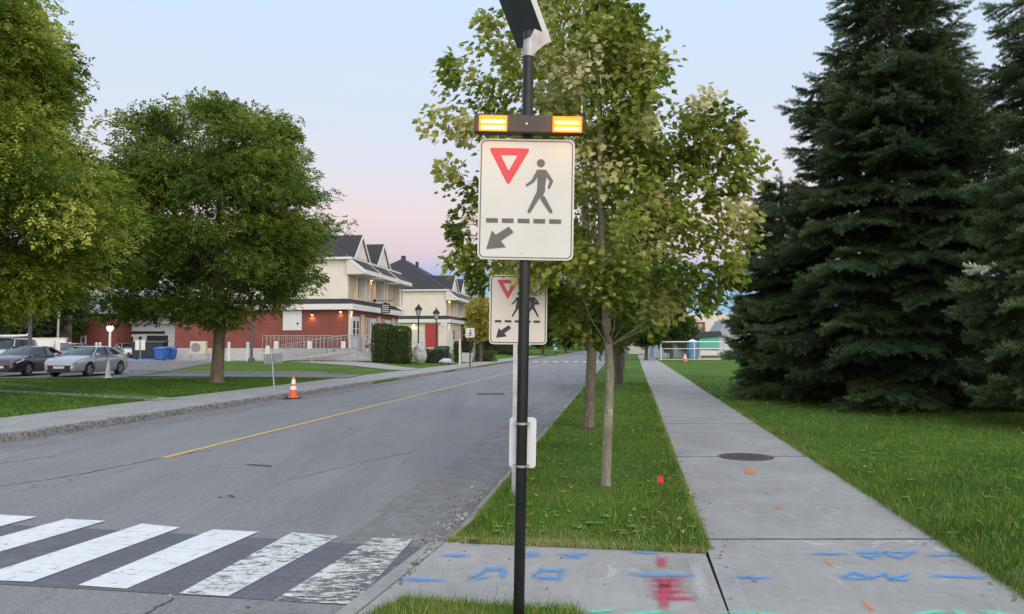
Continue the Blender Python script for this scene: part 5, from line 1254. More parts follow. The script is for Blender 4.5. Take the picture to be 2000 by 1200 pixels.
for px, Y, lab in ((188, 70, 'white bollard left of the globe lamp, first of a pair'), (195, 70, 'white bollard right of its twin beside the globe lamp'), (447, 61, 'white bollard by the trunk of the round tree, left end of the brick wall'),
                   (484, 60.5, 'white bollard hard left of the grey-brown lamp post'), (136, 64, 'pinkish white bollard right of the low white wall')):
    white_post(px, 0, Y, lab, 1.35, .11, 'bollard', 'bollard')
def placard_post(px, Y, label, pair=True):
    t = thing('parking_sign', label, 'parking sign', gp(px, Y)); MB().cyl((0, 0, -.05), (0, 0, 1.7), .03, n=8).build('post', M_STEEL, t)
    for s in ((-1, 1) if pair else (0,)): MB().box(s*.2-.15, s*.2+.15, -.05, -.035, .95, 1.65).build('sign_panel', M_WHITE, t)
placard_post(274, 56, 'pair of white parking plates on a post before the dark dumpster'); placard_post(107, 50, 'pair of small white plates on a post by the red car')
# folded white signs by the lamp post, seen as a narrow A
t = thing('sandwich_board', 'narrow white A-shaped board right of the grey-brown lamp post', 'sandwich board', gp(525, 57))
for s in (-1, 1): MB().add([(s*.16-.09,-.3,0),(s*.16+.09,-.3,0),(s*.05+.05,-.3,1.25),(s*.05-.07 if s > 0 else s*.05-.07,-.3,1.25)] + [(s*.16-.09,-.26,0),(s*.16+.09,-.26,0),(s*.05+.05,-.26,1.25),(s*.05-.07,-.26,1.25)], [(0,1,2,3),(7,6,5,4),(0,4,5,1),(1,5,6,2),(2,6,7,3),(3,7,4,0)]).build('panel', M_WHITE, t)

# access ramp with rails, stairs and notices
RX, RY = W(500, 690, 60.5).x, 60.5; g0 = gz(RX, RY)
rmp_ = thing('access_ramp', 'long grey metal access ramp with railings and a short stair before the brick wall', 'ramp', (RX, RY, g0))
def rx(px): return W(px, 690, RY).x - RX
def rzz(py): return W(600, py, RY).z - g0
xA, xB, xC, xD = rx(550), rx(640), rx(700), rx(738)
dk = MB(); dk.prism([(xA, rzz(702)), (xB, rzz(690)), (xC, rzz(682)), (xC, rzz(687)), (xB, rzz(696)), (xA, rzz(706))], 'y', -.1, 1.3)
dk.box(rx(500), xB, 1.45, 2.7, rzz(688), rzz(682)); dk.build('deck', M_STEEL, rmp_)
for px in (610, 675, 698): MB().box(rx(px)-.05, rx(px)+.05, -.05, .05, 0, rzz(690)).build('leg', M_STEEL, rmp_)
def rail(y, xa, za, xb, zb, h, n, name='railing'):
    b = MB(); b.cyl((xa, y, za+h), (xb, y, zb+h), .028, n=6); b.cyl((xa, y, za+h*.8), (xb, y, zb+h*.8), .018, n=6); b.cyl((xa, y, za+.12), (xb, y, zb+.12), .018, n=6)
    for i in range(n+1):
        s = i/n; x = xa+(xb-xa)*s; z = za+(zb-za)*s; b.cyl((x, y, z), (x, y, z+h), .026 if i % 3 == 0 else .016, n=5)
    b.build(name, M_STEEL, rmp_)
rail(-.08, xA, rzz(704), xB, rzz(690), 1.15, 12); rail(-.08, xB, rzz(690), xC, rzz(682), 1.15, 9); rail(2.65, rx(500), rzz(684), xC, rzz(684), 1.1, 24); rail(1.5, rx(500), rzz(684), xB, rzz(684), 1.1, 18)
b = MB()
for i in range(6): s = i/6; b.box(xC+(xD-xC)*s, xC+(xD-xC)*(s+1/6)+.05, -.1, 1.2, rzz(684)*(1-s)-.14, rzz(684)*(1-s)-.08)
b.prism([(xC, rzz(684)), (xD+.1, .12), (xD+.1, -.05), (xC, rzz(684)-.3)], 'y', -.16, -.105); b.build('stair', M_STEEL, rmp_)
rail(-.13, xC, rzz(684), xD, .1, 1.05, 5, 'stair_rail'); rail(1.2, xC, rzz(684), xD, .1, 1.05, 5, 'stair_rail')
for k, (px, y0, y1) in enumerate(((540, 667, 681), (605, 667, 681), (671, 667, 680), (727, 675, 689))):
    z0, z1 = rzz(y1), rzz(y0); n_ = MB().box(rx(px)-.16, rx(px)+.16, -.13, -.115, z0, z1)
    o = n_.build('notice', M_WHITE, rmp_)
    k_ = MB()
    for j in range(3): k_.box(rx(px)-.08, rx(px)+.08, -.135, -.131, z0+.12+j*.11, z0+.15+j*.11)
    k_.build('notice_print', simple('faded_print', (.35,.22,.24), .6), o)

# hedges, shrubs, boulder
def leafy_block(name, label, cat, p, sx, sy, sz, n, m, seed, size=.09, rnd=.25, tm=.45, tmpl=(OV, OF), rz=ROT, bumps=.1, under=True):
    rng = np.random.default_rng(seed); T = thing(name, label, cat, p, rz)
    u = rng.uniform(-1, 1, (n, 3)); ax = rng.integers(0, 3, n); u[np.arange(n), ax] = np.sign(u[np.arange(n), ax]); u *= (1 - .10*rng.uniform(0, 1, (n, 1))**2)
    q = 6; nrm = (np.abs(u)**q).sum(1)**(1/q); u = u/nrm[:, None]*(1+rng.normal(0, .015, (n, 1)))
    bmp = 1+bumps*np.sin(u[:, :1]*5+seed)*np.sin(u[:, 2:]*4+seed*2)
    P = u*np.array([sx, sy, sz/2])*np.concatenate([bmp, bmp, np.ones((n, 1))], 1) + np.array([0, 0, sz/2])
    D = unit(u+rng.normal(0, .5, (n, 3))+np.array([0, 0, .4])); Bx, By, Bz = frames(D, unit(u), rng, .5)
    if under: MB().box(-sx*.82, sx*.82, -sy*.82, sy*.82, 0, sz*.9).build('branches', simple('dark_twigs', (.02,.028,.012), .9), T, bevel=min(sx, sy)*.3)
    instances('foliage', tmpl[0], tmpl[1], P, Bx, By, Bz, size*rng.uniform(.7, 1.3, n), np.clip(rng.normal(tm, .14, n)+.12*np.sin(u[:, 0]*6), 0, 1), m, T)
def PX(px, Y): return W(px, 690, Y).x
w6 = FPX/60
leafy_block('hedge', 'clipped green hedge in front of the row houses, left block', 'hedge', gp(748, 58.5), 17/w6, .8, 2.75, 7000, HEDGE, 1, .10)
leafy_block('hedge', 'clipped green hedge in front of the row houses, right block', 'hedge', gp(782, 58.5), 17/w6, .8, 2.65, 7000, HEDGE, 2, .10)
leafy_block('hedge', 'tall dark hedge behind the small pedestrian sign', 'hedge', gp(922, 112), 2.5, 1.4, 5.0, 7000, LEAF_F, 3, .16, tm=.1)
leafy_block('hedge', 'tall dark hedge between the yellow tree and the school sign', 'hedge', gp(990, 112), 2.4, 1.4, 4.9, 6000, LEAF_F, 4, .16, tm=.15)
leafy_block('shrub', 'low rounded green shrub at the foot of the red door', 'shrub', gp(838, 63), .5, .5, 1.0, 1800, HEDGE, 5, .09, tm=.3, bumps=.2)
leafy_block('shrub', 'blue-grey shrub right of the second lantern', 'shrub', gp(865, 64), .55, .5, 1.3, 2200, m_leaf('blue_leaf', [(0, (.05,.08,.07)), (1, (.16,.20,.19))], .2), 6, .10, bumps=.25)
leafy_block('shrub', 'low light green shrub under the yellow tree', 'shrub', gp(943, 74), 1.1, .6, .9, 1800, HEDGE, 7, .10, tm=.7, bumps=.25)
leafy_block('shrub', 'narrow green conifer shrub right of the white columns', 'shrub', gp(893, 70), .25, .25, 1.7, 1500, HEDGE, 8, .10, tm=.35, bumps=.2)
leafy_block('shrub', 'brownish shrub between the pale boulder and the red door', 'shrub', gp(829, 64), .3, .3, 1.0, 900, m_leaf('brown_leaf', [(0, (.06,.03,.02)), (1, (.16,.09,.05))], .2), 9, .09, bumps=.2)
def boulder(px, Y, w, h, label, seed, m):
    import bmesh
    bm = bmesh.new(); bmesh.ops.create_icosphere(bm, subdivisions=4, radius=1); rng = random.Random(seed)
    from mathutils import noise as mn
    for v in bm.verts:
        c = v.co.copy(); k = 1+.16*mn.noise(c*1.6+Vector((seed, 0, 0)))+.07*mn.noise(c*4+Vector((0, seed, 0))); v.co = Vector((c.x*k*w/2*(1-.28*max(0, c.z)), c.y*k*w/2, (c.z*k+.92)*h/2))
    me = bpy.data.meshes.new('boulder'); bm.to_mesh(me); bm.free(); me.materials.append(m); o = bpy.data.objects.new('boulder', me); COL.objects.link(o); o.location = gp(px, Y); tag(o, label, 'boulder')
M_STONE = simple('pale_stone', (.38,.36,.35), .85, var=.35, scale=5, bump=.5)
boulder(819, 60, 1.15, 1.65, 'tall pale pointed boulder right of the clipped hedge', 3, M_STONE); boulder(803, 60, .9, .7, 'low grey boulder between the hedge and the tall pale one', 5, M_STONE)
boulder(872, 62, 1.2, .5, 'small white rock by the blue-grey shrub', 9, simple('white_stone', (.5,.5,.5), .8, var=.2))
def steps_rail(px, Y, label):
    t = thing('garden_stair', label, 'stair', gp(px, Y), ROT); b = MB()
    for i in range(5): b.box(-.7, .7, i*.3, i*.3+.32, 0 if i == 0 else .16*i, .16*(i+1))
    b.build('treads', M_FOUND, t)
    for s in (-.75, .75):
        r_ = MB()
        for h in (.9, .6, .3): r_.cyl((s, 0, h), (s, 1.5, h+.8), .022, n=6)
        for y in (0, .75, 1.5): r_.cyl((s, y, 0), (s, y, .9+.8*y/1.5), .025, n=6)
        r_.build('handrail', M_STEEL, t)
steps_rail(803, 62, 'grey stair with railings behind the low boulder'); steps_rail(905, 70, 'grey stair with railings before the tall dark hedge')
for px, hh, lab in ((884, 1.2, 'wooden garden post left of the second, beside the small pedestrian sign'), (898, 1.9, 'taller pale garden post right of the wooden one')):
    p = gp(px, 61); t = thing('garden_post', lab, 'post', p); MB().box(-.06, .06, -.06, .06, -.05, hh).build('post', M_WOOD if px == 884 else M_TRIM, t); MB().box(-.08, .08, -.08, .08, hh, hh+.05).build('cap', M_TRIM, t)

# ------------------------------------------------------------ right background
Ya = 200; cx = W(1395, 640, Ya).x
t = thing('apartment_block', 'cream and maroon apartment block far behind the goal', 'building', (cx, Ya, 0)); hz = W(1395, 613, Ya).z
MB().box(-6.4, 16, 0, 14, -.3, hz).build('wall', simple('pale_cream_wall', (.62,.55,.50), .7, var=.05), t)
M_MAR = simple('maroon_cladding', (.22,.07,.07), .7)
for x0 in (-6.0, 4.4):
    b = MB(); b.box(x0, x0+3.6, -.5, -.003, hz*.74, hz*.78); b.box(x0, x0+3.6, -.5, -.003, hz*.46, hz*.50); b.box(x0+1.6, x0+2.05, -.5, -.003, 0, hz*.455); b.box(x0+1.6, x0+2.05, -.5, -.003, hz*.505, hz*.735); b.box(x0+3.2, x0+3.6, -.5, -.003, hz*.505, hz*.735)
    b.build('cladding', M_MAR, t)
MB().box(-1.4, 4.0, -.2, -.003, hz*.28, hz*.46).build('red_band', M_MAR, t)
for z0 in (hz*.54, hz*.26):
    for x0 in (-5.7, -3.8, -.6, 1.0, 5.0, 7.0): window(t, x0, x0+1.0, z0, z0+1.5, 'y', 0, .08, fw=.12)
t = thing('peaked_roof_house', 'pale house with a dark peaked roof edge left of the right-hand conifers', 'house', (W(1402, 650, 130).x, 130, 0))
MB().box(.2, 6, 0, 6, -.2, 2.9).build('wall', simple('lilac_wall', (.50,.50,.56), .7), t)
MB().prism([(-.4, 2.9), (6.4, 2.9), (4.6, 5.6), (1.2, 5.6)], 'y', -.4, 6.4).build('roof', simple('slate_blue_roof', (.30,.32,.38), .7), t)
Yt = 96; c = W(1385, 680, Yt)
t = thing('shelter', 'teal canvas shelter with a dark pitched top behind the goal', 'shelter', (c.x, Yt, 0)); k = Yt/FPX
MB().box(-20*k, 21*k, 0, 3, W(0, 684, Yt).z, W(0, 658, Yt).z).build('canvas_wall', simple('teal_canvas', (.06,.42,.34), .6, var=.15), t, bevel=.1)
MB().box(-18*k, 20*k, .05, 2.9, 0, W(0, 685, Yt).z).build('base_wall', M_WHITE, t)
MB().prism([(-30*k, W(0, 662, Yt).z), (-14*k, W(0, 648, Yt).z), (22*k, W(0, 647, Yt).z), (26*k, W(0, 657, Yt).z)], 'y', -.2, 3.2).build('roof', M_DARK, t)
MB().box(-1.2, 1.2, -1.1, -.9, 0, .35).build('planter', simple('brown_planter', (.10,.06,.04), .8), t)
Yg = 84
def goal(px0, px1, Yg, label, grp=None):
    x0, x1 = W(px0, 690, Yg).x, W(px1, 690, Yg).x; t = thing('soccer_goal', label, 'soccer goal', (x0, Yg, 0)); w = x1-x0; h = W(px0, 668, Yg).z
    MB().cyl((0, 0, 0), (0, 0, h), .06, n=10).build('goalpost', M_WHITE, t); MB().cyl((w, 0, 0), (w, 0, h), .06, n=10).build('goalpost', M_WHITE, t)
    MB().cyl((-.06, 0, h), (w+.06, 0, h), .06, n=10).build('crossbar', M_WHITE, t)
    b = MB(); b.cyl((0, 0, h*.98), (0, 1.6, .05), .035, n=6); b.cyl((w, 0, h*.98), (w, 1.6, .05), .035, n=6); b.cyl((0, 1.6, .05), (w, 1.6, .05), .035, n=6); b.cyl((0, .6, h*.62), (w, .6, h*.62), .04, n=6); b.build('back_frame', M_WHITE, t)
    n_ = MB(); q = 26
    for i in range(q+1): x = w*i/q; n_.cyl((x, 0, h*.98), (x, 1.6, .05), .006, n=3, cap=False)
    for i in range(1, 10): s = i/10; n_.cyl((0, 1.6*s, h*.98*(1-s)), (w, 1.6*s, h*.98*(1-s)), .006, n=3, cap=False)
    n_.build('net', simple('white_net', (.5,.52,.52), .8), t, fix=False)
goal(1291, 1416, Yg, 'wide white soccer goal with net on the far lawn'); goal(1356, 1440, Yg+6, 'second white soccer goal frame just behind the wide one')
t = thing('portable_toilet', 'blue portable cabin behind the goal net', 'portable toilet', (W(1352, 690, 92).x, 92, 0))
MB().box(-.5, .5, -.5, .5, 0, 2.0).build('cabin', simple('bright_blue_plastic', (.03,.22,.48), .45), t, bevel=.04); MB().add([(-.56,-.56,2.0),(.56,-.56,2.0),(.56,.56,2.0),(-.56,.56,2.0),(0,0,2.28)], [(0,1,4),(1,2,4),(2,3,4),(3,0,4),(3,2,1,0)]).build('roof', M_WHITE, t)
MB().box(-.33, .33, -.54, -.505, .15, 1.85).build('door', simple('mid_blue_plastic', (.05,.28,.55), .45), t)
t = copy_tree(cn); t['label'] = 'far orange cone with white bands on the lawn before the goal'; t.location = (W(1338, 700, 76).x, 76, 0); t.scale = (1.5, 1.5, 1.1)
# low blue-grey shed row and grey house at the end of the pavement
t = thing('shed', 'pale blue-grey shed behind the goal net', 'shed', (W(1308, 690, 100).x, 100, 0)); MB().box(-2.0, 2.2, 0, 3, 0, 1.9).build('wall', simple('blue_grey_wall', (.30,.36,.44), .7), t); MB().prism([(-2.2, 1.9), (2.4, 1.9), (.1, 2.5)], 'y', -.15, 3.15).build('roof', M_ROOF, t); MB().box(-.3, .5, -.04, -.002, 0, 1.6).build('door', M_GREYM, t)
t = thing('house', 'low grey house at the far end of the right pavement', 'house', (W(1248, 690, 140).x, 140, 0)); MB().box(-1.8, 3.6, 0, 8, 0, 1.9).build('wall', m_siding('grey_wall', (.42,.42,.40)), t); MB().prism([(-2.1, 1.9), (3.9, 1.9), (.7, 3.1)], 'y', -.3, 8.3).build('roof', simple('grey_roof', (.25,.25,.25), .8), t); window(t, .2, 1.2, .6, 1.6, 'y', 0, grid=(1, 1), fw=.1)

# ============================================================ CARS
import bmesh
M_CGLASS = simple('car_glass', (.012,.018,.022), .07, 0, var=.15, spec=.55)
M_TYRE = simple('tyre', (.015,.015,.016), .85); M_RIM = simple('alloy_rim', (.50,.51,.53), .3, .9, var=.1)
M_HEAD = simple('headlight_glass', (.45,.48,.52), .12, .3, var=.25, scale=20); M_BLK = simple('black_plastic', (.012,.013,.015), .5)
def car_paint(name, col, metal=.5): return simple(name, col, .3, metal, .04, 2, .5, 0, 1.0)
def car(label, paint, loc, rz, L=4.88, Wd=1.84, H=1.445, kind='sedan', wb=2.82, simplebits=False):
    T = thing('parked_car', label, 'car', loc, rz)
    h = L/2; b = .98 if kind == 'sedan' else 1.06
    if kind == 'sedan': st = [(-h,.42,.70,.76),(-h+.03,.33,.95,.82),(-h+.14,.27,1.06,.88),(-h+.7,.22,1.08,.955),(-h+1.2,.20,1.04,1),(-.4,.19,b,1),(.6,.19,b-.01,1),(1.25,.20,.985,1),(1.65,.21,.945,.985),(h-.45,.22,.885,.945),(h-.2,.22,.82,.88),(h-.06,.23,.72,.80),(h,.28,.60,.70)]
    else: st = [(-h,.45,.95,.82),(-h+.05,.35,1.08,.90),(-h+.2,.30,1.12,.96),(-h+1.0,.24,1.10,1),(-.3,.24,b+.02,1),(.6,.24,b,1),(1.1,.25,1.04,1),(1.6,.26,.98,.98),(h-.35,.26,.93,.93),(h-.1,.26,.82,.85),(h,.35,.66,.76)]
    w = Wd/2; vs = []; m = 9
    for x, zb, zt, k in st:
        hw = w*k; half = [(0, zb), (hw*.88, zb), (hw*.975, zb+(zt-zb)*.14), (hw*.99, zb+(zt-zb)*.34), (hw, zb+(zt-zb)*.60), (hw*.975, zb+(zt-zb)*.82), (hw*.93, zt-.03), (hw*.84, zt), (0, zt+.035)]
        vs += [(x, y, z) for y, z in half] + [(x, -y, z) for y, z in half[-2:0:-1]]
    n = 16; fs = [(i*n+j, i*n+(j+1) % n, (i+1)*n+(j+1) % n, (i+1)*n+j) for i in range(len(st)-1) for j in range(n)]
    fs += [tuple(range(n)), tuple(range((len(st)-1)*n, len(st)*n))[::-1]]
    body = MB().add(vs, fs).build('body', paint, T, True)
    wr = .335 if kind == 'sedan' else .36; ax = (wb/2+.03, -wb/2+.03)
    cut = MB()
    for a in ax: cut.cyl((a, -w-.2, wr), (a, w+.2, wr), wr*1.17, n=28)
    co = cut.build('arch_cutter', M_BLK); mod = body.modifiers.new('arch', 'BOOLEAN'); mod.object = co; mod.operation = 'DIFFERENCE'; mod.solver = 'EXACT'
    co.location = T.location; co.rotation_euler = T.rotation_euler; bpy.context.view_layer.update()
    dg = bpy.context.evaluated_depsgraph_get(); me = bpy.data.meshes.new_from_object(body.evaluated_get(dg)); body.modifiers.clear(); body.data = me; bpy.data.objects.remove(co)
    for p in me.polygons: p.use_smooth = True
    try: me.set_sharp_from_angle(angle=R(35))
    except Exception: pass
    MB().box(-h+.3, h-.3, -w*.80, w*.80, .2, .62).build('underbody', M_BLK, T)
    # glasshouse
    if kind == 'sedan': X = (1.40, .48, -1.0, -h+.28); zr = H-.03
    else: X = (1.15, .50, -h+.55, -h+.18); zr = H-.04
    bw, rw = w*.86, w*.66; zb = b-.02
    g = MB(); ng = 7; base = []; topv = []
    gl = [(X[0], 0, zb), (X[0]-.10, bw*.80, zb), (X[0]-.42, bw, zb), ((X[1]+X[2])/2, bw+.02, zb), (X[3]+.45, bw, zb+.06), (X[3]+.1, bw*.80, zb+.08), (X[3], 0, zb+.08)]
    tl = [(X[1]+.04, 0, zr), (X[1], rw*.8, zr-.015), (X[1]-.10, rw, zr-.04), ((X[1]+X[2])/2, rw+.03, zr-.02), (X[2]+.10, rw, zr-.04), (X[2], rw*.8, zr-.02), (X[2]-.03, 0, zr-.01)]
    ringb = gl + [(x, -y, z) for x, y, z in gl[-2:0:-1]]; ringt = tl + [(x, -y, z) for x, y, z in tl[-2:0:-1]]; k = len(ringb)
    g.add(ringb+ringt, [(i, (i+1) % k, k+(i+1) % k, k+i) for i in range(k)] + [tuple(range(k, 2*k))])
    g.build('glasshouse', M_CGLASS, T, True)
    rf = MB(); up = [(x, y*1.01, z+.004) for x, y, z in ringt]; cen = [(x*.82+(X[1]+X[2])/2*.18, y*.75, zr+.028) for x, y, z in ringt]
    rf.add(up+cen, [(i, (i+1) % k, k+(i+1) % k, k+i) for i in range(k)] + [tuple(range(k, 2*k))]); rf.build('roof', paint, T, True)
    for s in (-1, 1):
        def gp_(i): x, y, z = gl[i]; return Vector((x, y*s, z-.01))
        def tp_(i): x, y, z = tl[i]; return Vector((x, y*s*1.01, z))
        MB().tube([gp_(2)+Vector((.06,0,0)), tp_(2)], [.032, .026], 6).build('pillar', paint, T, True)
        MB().tube([gp_(3), tp_(3)], [.030, .026], 6).build('pillar', M_BLK, T, True)
        MB().tube([gp_(4)+Vector((-.05,0,0)), tp_(4)+Vector((-.04, 0, 0))], [.085, .05], 6).build('pillar', paint, T, True)
        mr = MB(); mr.box(.92, 1.07, s*(w+.015) if s > 0 else -w-.19, (w+.19) if s > 0 else -(w+.015), zb+.02, zb+.15); mr.build('wing_mirror', paint if not simplebits else M_BLK, T, bevel=.03)
        # headlight, tail light, door lines, handles
        hl = MB(); hl.add([(h-.62, s*w*.965, .86), (h-.10, s*w*.58, .755), (h-.05, s*w*.56, .67), (h-.20, s*w*.90, .67), (h-.55, s*w*.97, .77)], [(0,1,2,3,4)])
        hl.v += [(x-.12, y-.06*s, z) for x, y, z in hl.v]; hl.f += [(9,8,7,6,5)] + [(i, (i+1) % 5, 5+(i+1) % 5, 5+i) for i in range(5)]
        hl.v = [(x+.02, y+.012*s, z) for x, y, z in hl.v]; hl.build('headlight', M_HEAD, T)
        MB().box(-h-.01, -h+.25, s*w*.60 if s > 0 else -w*.90, w*.90 if s > 0 else -w*.60, .86, .98).build('tail_light', simple('tail_glass', (.30,.02,.02), .2), T, bevel=.02)
        ln = MB()
        for x in (.98, -.02, -1.02): ln.box(x-.006, x+.006, s*w*1.001-.004, s*w*1.001+.004, .33, zb-.06)
        ln.box(-1.0, .98, s*w*.985-.01, s*w*.985+.006, zb-.05, zb-.025)
        ln.build('door_seam', M_BLK, T)
        fg = MB(); fg.add([(h-.04, s*w*.52, .36), (h-.24, s*w*.86, .30), (h-.26, s*w*.87, .50), (h-.05, s*w*.62, .44)], [(0,1,2,3)]); fg.v = [(x+.03, y, z) for x, y, z in fg.v]
        fg.v += [(x-.15, y-.05*s, z) for x, y, z in fg.v]; fg.f += [(7,6,5,4)] + [(i, (i+1) % 4, 4+(i+1) % 4, 4+i) for i in range(4)]; fg.build('bumper_vent', M_BLK, T)
    MB().prism([(-w*.62, .55), (w*.62, .55), (w*.56, .42), (w*.62, .24), (-w*.62, .24), (-w*.56, .42)], 'x', h-.16, h+.012).build('grille', M_BLK, T)
    MB().box(h+.005, h+.022, -.26, .26, .40, .51).build('number_plate', M_WHITE, T)
    for a in ax:
        for s in (-1, 1):
            t_ = MB(); prof = [(wr*.62, -.11), (wr*.93, -.115), (wr, -.085), (wr, .085), (wr*.93, .115), (wr*.62, .10)]
            t_.lathe(prof, n=28); t_.v = [(x+a, z*1.0*s+s*(w-.13), y+wr) for x, y, z in t_.v]
            wh = t_.build('wheel', M_TYRE, T, True); r_ = MB(); r_.lathe([(.03, .07), (.06, .085), (.07, .06), (wr*.55, .055), (wr*.60, .10), (wr*.66, .104), (wr*.66, .06), (.02, .02)], n=28)
            r_.v = [(x+a, z*s+s*(w-.13), y+wr) for x, y, z in r_.v]; rim = r_.build('rim', M_BLK, wh, True)
            sp_ = MB()
            for q in range(5):
                c_, s_ = math.cos(q*2*math.pi/5+.3), math.sin(q*2*math.pi/5+.3)
                pts = [(-.035, .03), (.035, .03), (.065, wr*.64), (-.065, wr*.64)]
                P_ = [(u*c_-v*s_, u*s_+v*c_) for u, v in pts]; k0 = len(sp_.v)
                sp_.v += [(x+a, s*(w-.13+.088), z+wr) for x, z in P_] + [(x+a, s*(w-.13+.107), z+wr) for x, z in P_]
                sp_.f += [tuple(k0+i for i in f) for f in ((3,2,1,0),(4,5,6,7),(0,1,5,4),(1,2,6,5),(2,3,7,6),(3,0,4,7))]
            sp_.build('spokes', M_RIM, wh)
    return T
RZ = -math.pi/2
car('silver sedan with black grille, parked at the right end of the front row', car_paint('silver_paint', (.36,.375,.39), .35), (-20.9, 39.5, .10), RZ-.03)
car('dark maroon sedan parked between the silver one and the picture edge', car_paint('maroon_paint', (.035,.010,.022), .3), (-24.15, 39.9, .10), RZ+.02, L=4.7, Wd=1.80, H=1.45, wb=2.7)
car('pale blue-grey car cut off by the left edge, left of the maroon sedan', car_paint('pale_blue_paint', (.30,.40,.46), .4), (-27.5, 40.0, .10), RZ, L=4.5, wb=2.6)
car('red car behind the gap between the maroon and silver sedans', car_paint('red_paint', (.22,.012,.025), .3), (-28.6, 51.5, .24), RZ+.05, L=4.5, Wd=1.8, H=1.48, wb=2.65)
car('white sport utility car with a roof load at the left edge', car_paint('white_paint', (.62,.62,.62), .1), (-33.6, 53.5, .26), RZ-.05, L=4.7, Wd=1.88, H=1.75, kind='suv', wb=2.75)
car('small white car far off in front of the white entrance building', car_paint('white_paint', (.62,.62,.62), .1), (W(243, 690, 75).x, 75.5, .36), RZ+.7, L=4.0, Wd=1.7, H=1.42, wb=2.5)
# white marker pylon standing before the silver sedan
gx, gy = W(211, 737, 36.6).x, 36.6
t = thing('marker_pylon', 'narrow white marker pylon standing before the doors of the silver sedan', 'pylon', (gx, gy, .09))
MB().lathe([(.16, 0), (.16, .03), (.11, .05), (.09, .4), (.035, .78), (.02, .80)], n=16).build('pylon_body', M_WHITE, t, True); MB().box(-.19, .19, -.19, .19, -.01, .02).build('base', M_WHITE, t)
t = thing('ladder_rack', 'pale load strapped on the roof of the white sport utility car', 'roof load', (-33.6, 53.9, .26+1.79)); MB().box(-.55, .55, -1.0, .7, 0, .05).build('rack', M_GREYM, t); MB().tube([(-.3, -1.1, .12), (-.1, 0, .14), (.5, .6, .2), (.7, .7, .45)], [.09, .09, .07, .04], 8).build('load', M_WHITE, t, True)

# fallen leaves, clover and weeds: little things that break up lawn and concrete
def litter():
    rng = np.random.default_rng(77)
    def lay(name, n, xf, y0, y1, size, m, tmpl, tint, z, desc, pw=1.7, up=.25):
        y = samp(n, y0, y1, lambda v: v*0, lambda v: v*0, pw)[1]; x = xf(y, n); P = np.stack([x, y, np.full(n, z)], 1)
        D = rng.normal(0, 1, (n, 3)); D[:, 2] *= up; Bx, By, Bz = frames(D, np.tile([0, 0, 1.0], (n, 1)), rng, .25)
        Bz = np.where(Bz[:, 2:] < 0, -Bz, Bz)
        return tag(instances(name, tmpl[0], tmpl[1], P, Bx, By, Bz, size*rng.uniform(.6, 1.3, n), np.clip(rng.normal(tint, .18, n), 0, 1), m), desc, name.replace('_', ' '), kind='stuff')
    DRY = m_leaf('dry_leaf', [(0, (.10,.06,.03)), (.5, (.30,.20,.06)), (1, (.50,.44,.14))], .1, .8)
    lay('fallen_leaves', 150, lambda y, n: xr(y)+.1+rng.uniform(0, 1, n)*(sl(y)-xr(y)), 6.6, 24, .045, DRY, (MV, MF), .55, .05, 'scattered dry leaves lying on the verge grass')
    lay('fallen_leaves', 60, lambda y, n: np.where(rng.uniform(0, 1, n) < .5, sl(y)+.02+np.abs(rng.normal(0, .10, n)), sr(y)-.02-np.abs(rng.normal(0, .12, n))), 4.8, 20, .03, DRY, (MV, MF), .4, .012, 'few small dry leaves along the pavement edges', up=.1)
    lay('fallen_leaves', 90, lambda y, n: sr(y)+rng.uniform(0, 1, n)*5, 5.5, 22, .045, DRY, (MV, MF), .5, .05, 'scattered dry leaves lying on the right lawn')
    WEED = m_leaf('weed_leaf', [(0, (.07,.15,.03)), (1, (.20,.32,.08))], .2)
    n = 260; y = samp(n, 6.5, 16, lambda v: v*0, lambda v: v*0, 1.8)[1]; x = np.where(rng.uniform(0, 1, n) < .5, xr(y)+.2+rng.uniform(0, 1, n)*(sl(y)-xr(y)-.25), sr(y)+.1+rng.uniform(0, 1, n)*3)
    k = 7; P = np.repeat(np.stack([x, y, np.full(n, .028)], 1), k, 0); a = np.tile(np.arange(k)*2*np.pi/k, n)+np.repeat(rng.uniform(0, 6, n), k); D = np.stack([np.cos(a), np.sin(a), np.full(n*k, .35)], 1)
    Bx, By, Bz = frames(D, np.tile([0, 0, 1.0], (n*k, 1)), rng, .1)
    tag(instances('weeds', OV, OF, P, Bx, By, Bz, np.repeat(rng.uniform(.03, .07, n), k), rng.uniform(0, 1, n*k), WEED), 'low broad-leaved weeds dotted through the mown grass', 'weeds', kind='stuff')
litter()
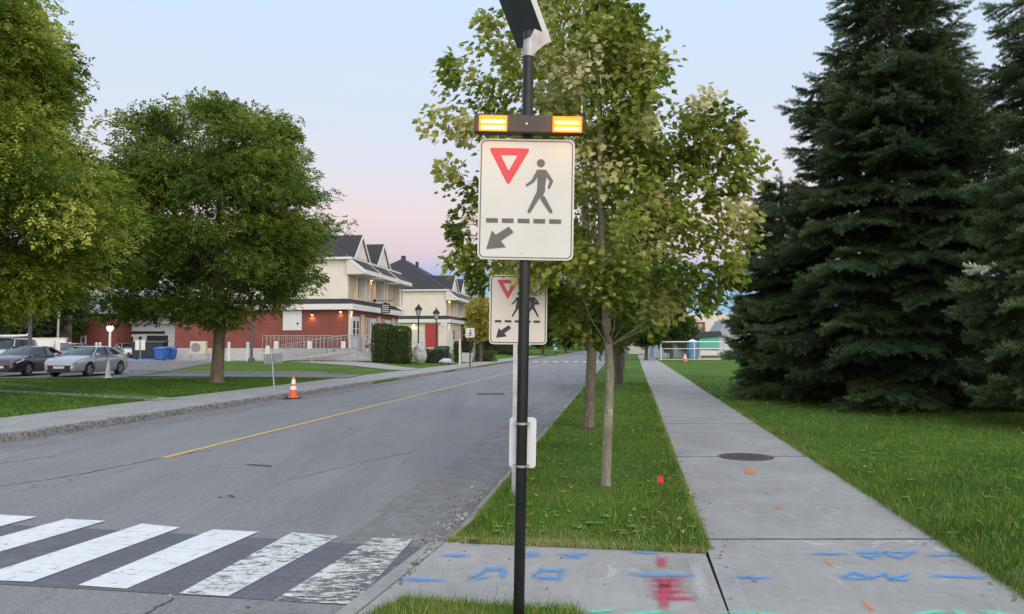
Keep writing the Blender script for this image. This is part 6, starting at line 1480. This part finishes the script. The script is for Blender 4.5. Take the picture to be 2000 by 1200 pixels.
for gx, gy, r in ((G(1183, 956)[0], G(1183, 956)[1], .17), (G(1150, 838)[0], G(1150, 838)[1], .24)):
    rng = random.Random(int(gy)); b = MB(); pts = []
    for i in range(24):
        a = 2*math.pi*i/24; q = r*rng.uniform(.8, 1.2); pts.append((gx+math.cos(a)*q, gy+math.sin(a)*q))
    b.add([(gx, gy, .055)]+[(x, y, .026) for x, y in pts], [(0, 1+i, 1+(i+1) % 24) for i in range(24)]); tag(b.build('bare_soil', bpy.data.materials['dark_soil']), kind='structure')
q = [G(1968, 1126), G(2030, 1130), G(2060, 1160), G(1990, 1150)]
tag(MB().add([(x, y, z) for z in (-.05, .03) for x, y in q], [(3,2,1,0),(4,5,6,7),(0,1,5,4),(1,2,6,5),(2,3,7,6),(3,0,4,7)]).build('pavement', M_CONC), kind='structure')

# bent crack running out from the crossing, and the worn far lip of its bars
def crack(pts, w, name='road_crack'):
    rng = random.Random(len(pts)*7+int(pts[0][0])); P = []
    for (a, b), (c, d) in zip(pts[:-1], pts[1:]):
        for k in range(14): f = k/14; P.append((a+(c-a)*f+rng.uniform(-2.5, 2.5), b+(d-b)*f+rng.uniform(-.8, .8)))
    Q = [GR(*p) for p in P]; b = MB(); up_, lo_ = [], []
    for i, (x, y) in enumerate(Q):
        x2, y2 = Q[min(i+1, len(Q)-1)]; x1, y1 = Q[max(i-1, 0)]; dx, dy = x2-x1, y2-y1; L = math.hypot(dx, dy)+1e-6; ww = w*rng.uniform(.4, 1.3)
        up_.append((x-dy/L*ww, y+dx/L*ww, rz(x, y)+.0045)); lo_.append((x+dy/L*ww, y-dx/L*ww, rz(x, y)+.0045))
    n = len(Q); b.add(up_+lo_, [(i, i+1, n+i+1, n+i) for i in range(n-1)]); tag(b.build(name, CR, fix=True), kind='structure')
CR = m_paint('crack_fill', (.055,.055,.058), .36, 20, .9, .06)
crack([(0,952),(150,930),(330,893),(420,880)], .012); crack([(285,1198),(345,1165)], .010); crack([(640,800),(760,782),(900,760)], .012); crack([(0,905),(120,890)], .010)
crack([(560,940),(700,905),(820,880)], .006)
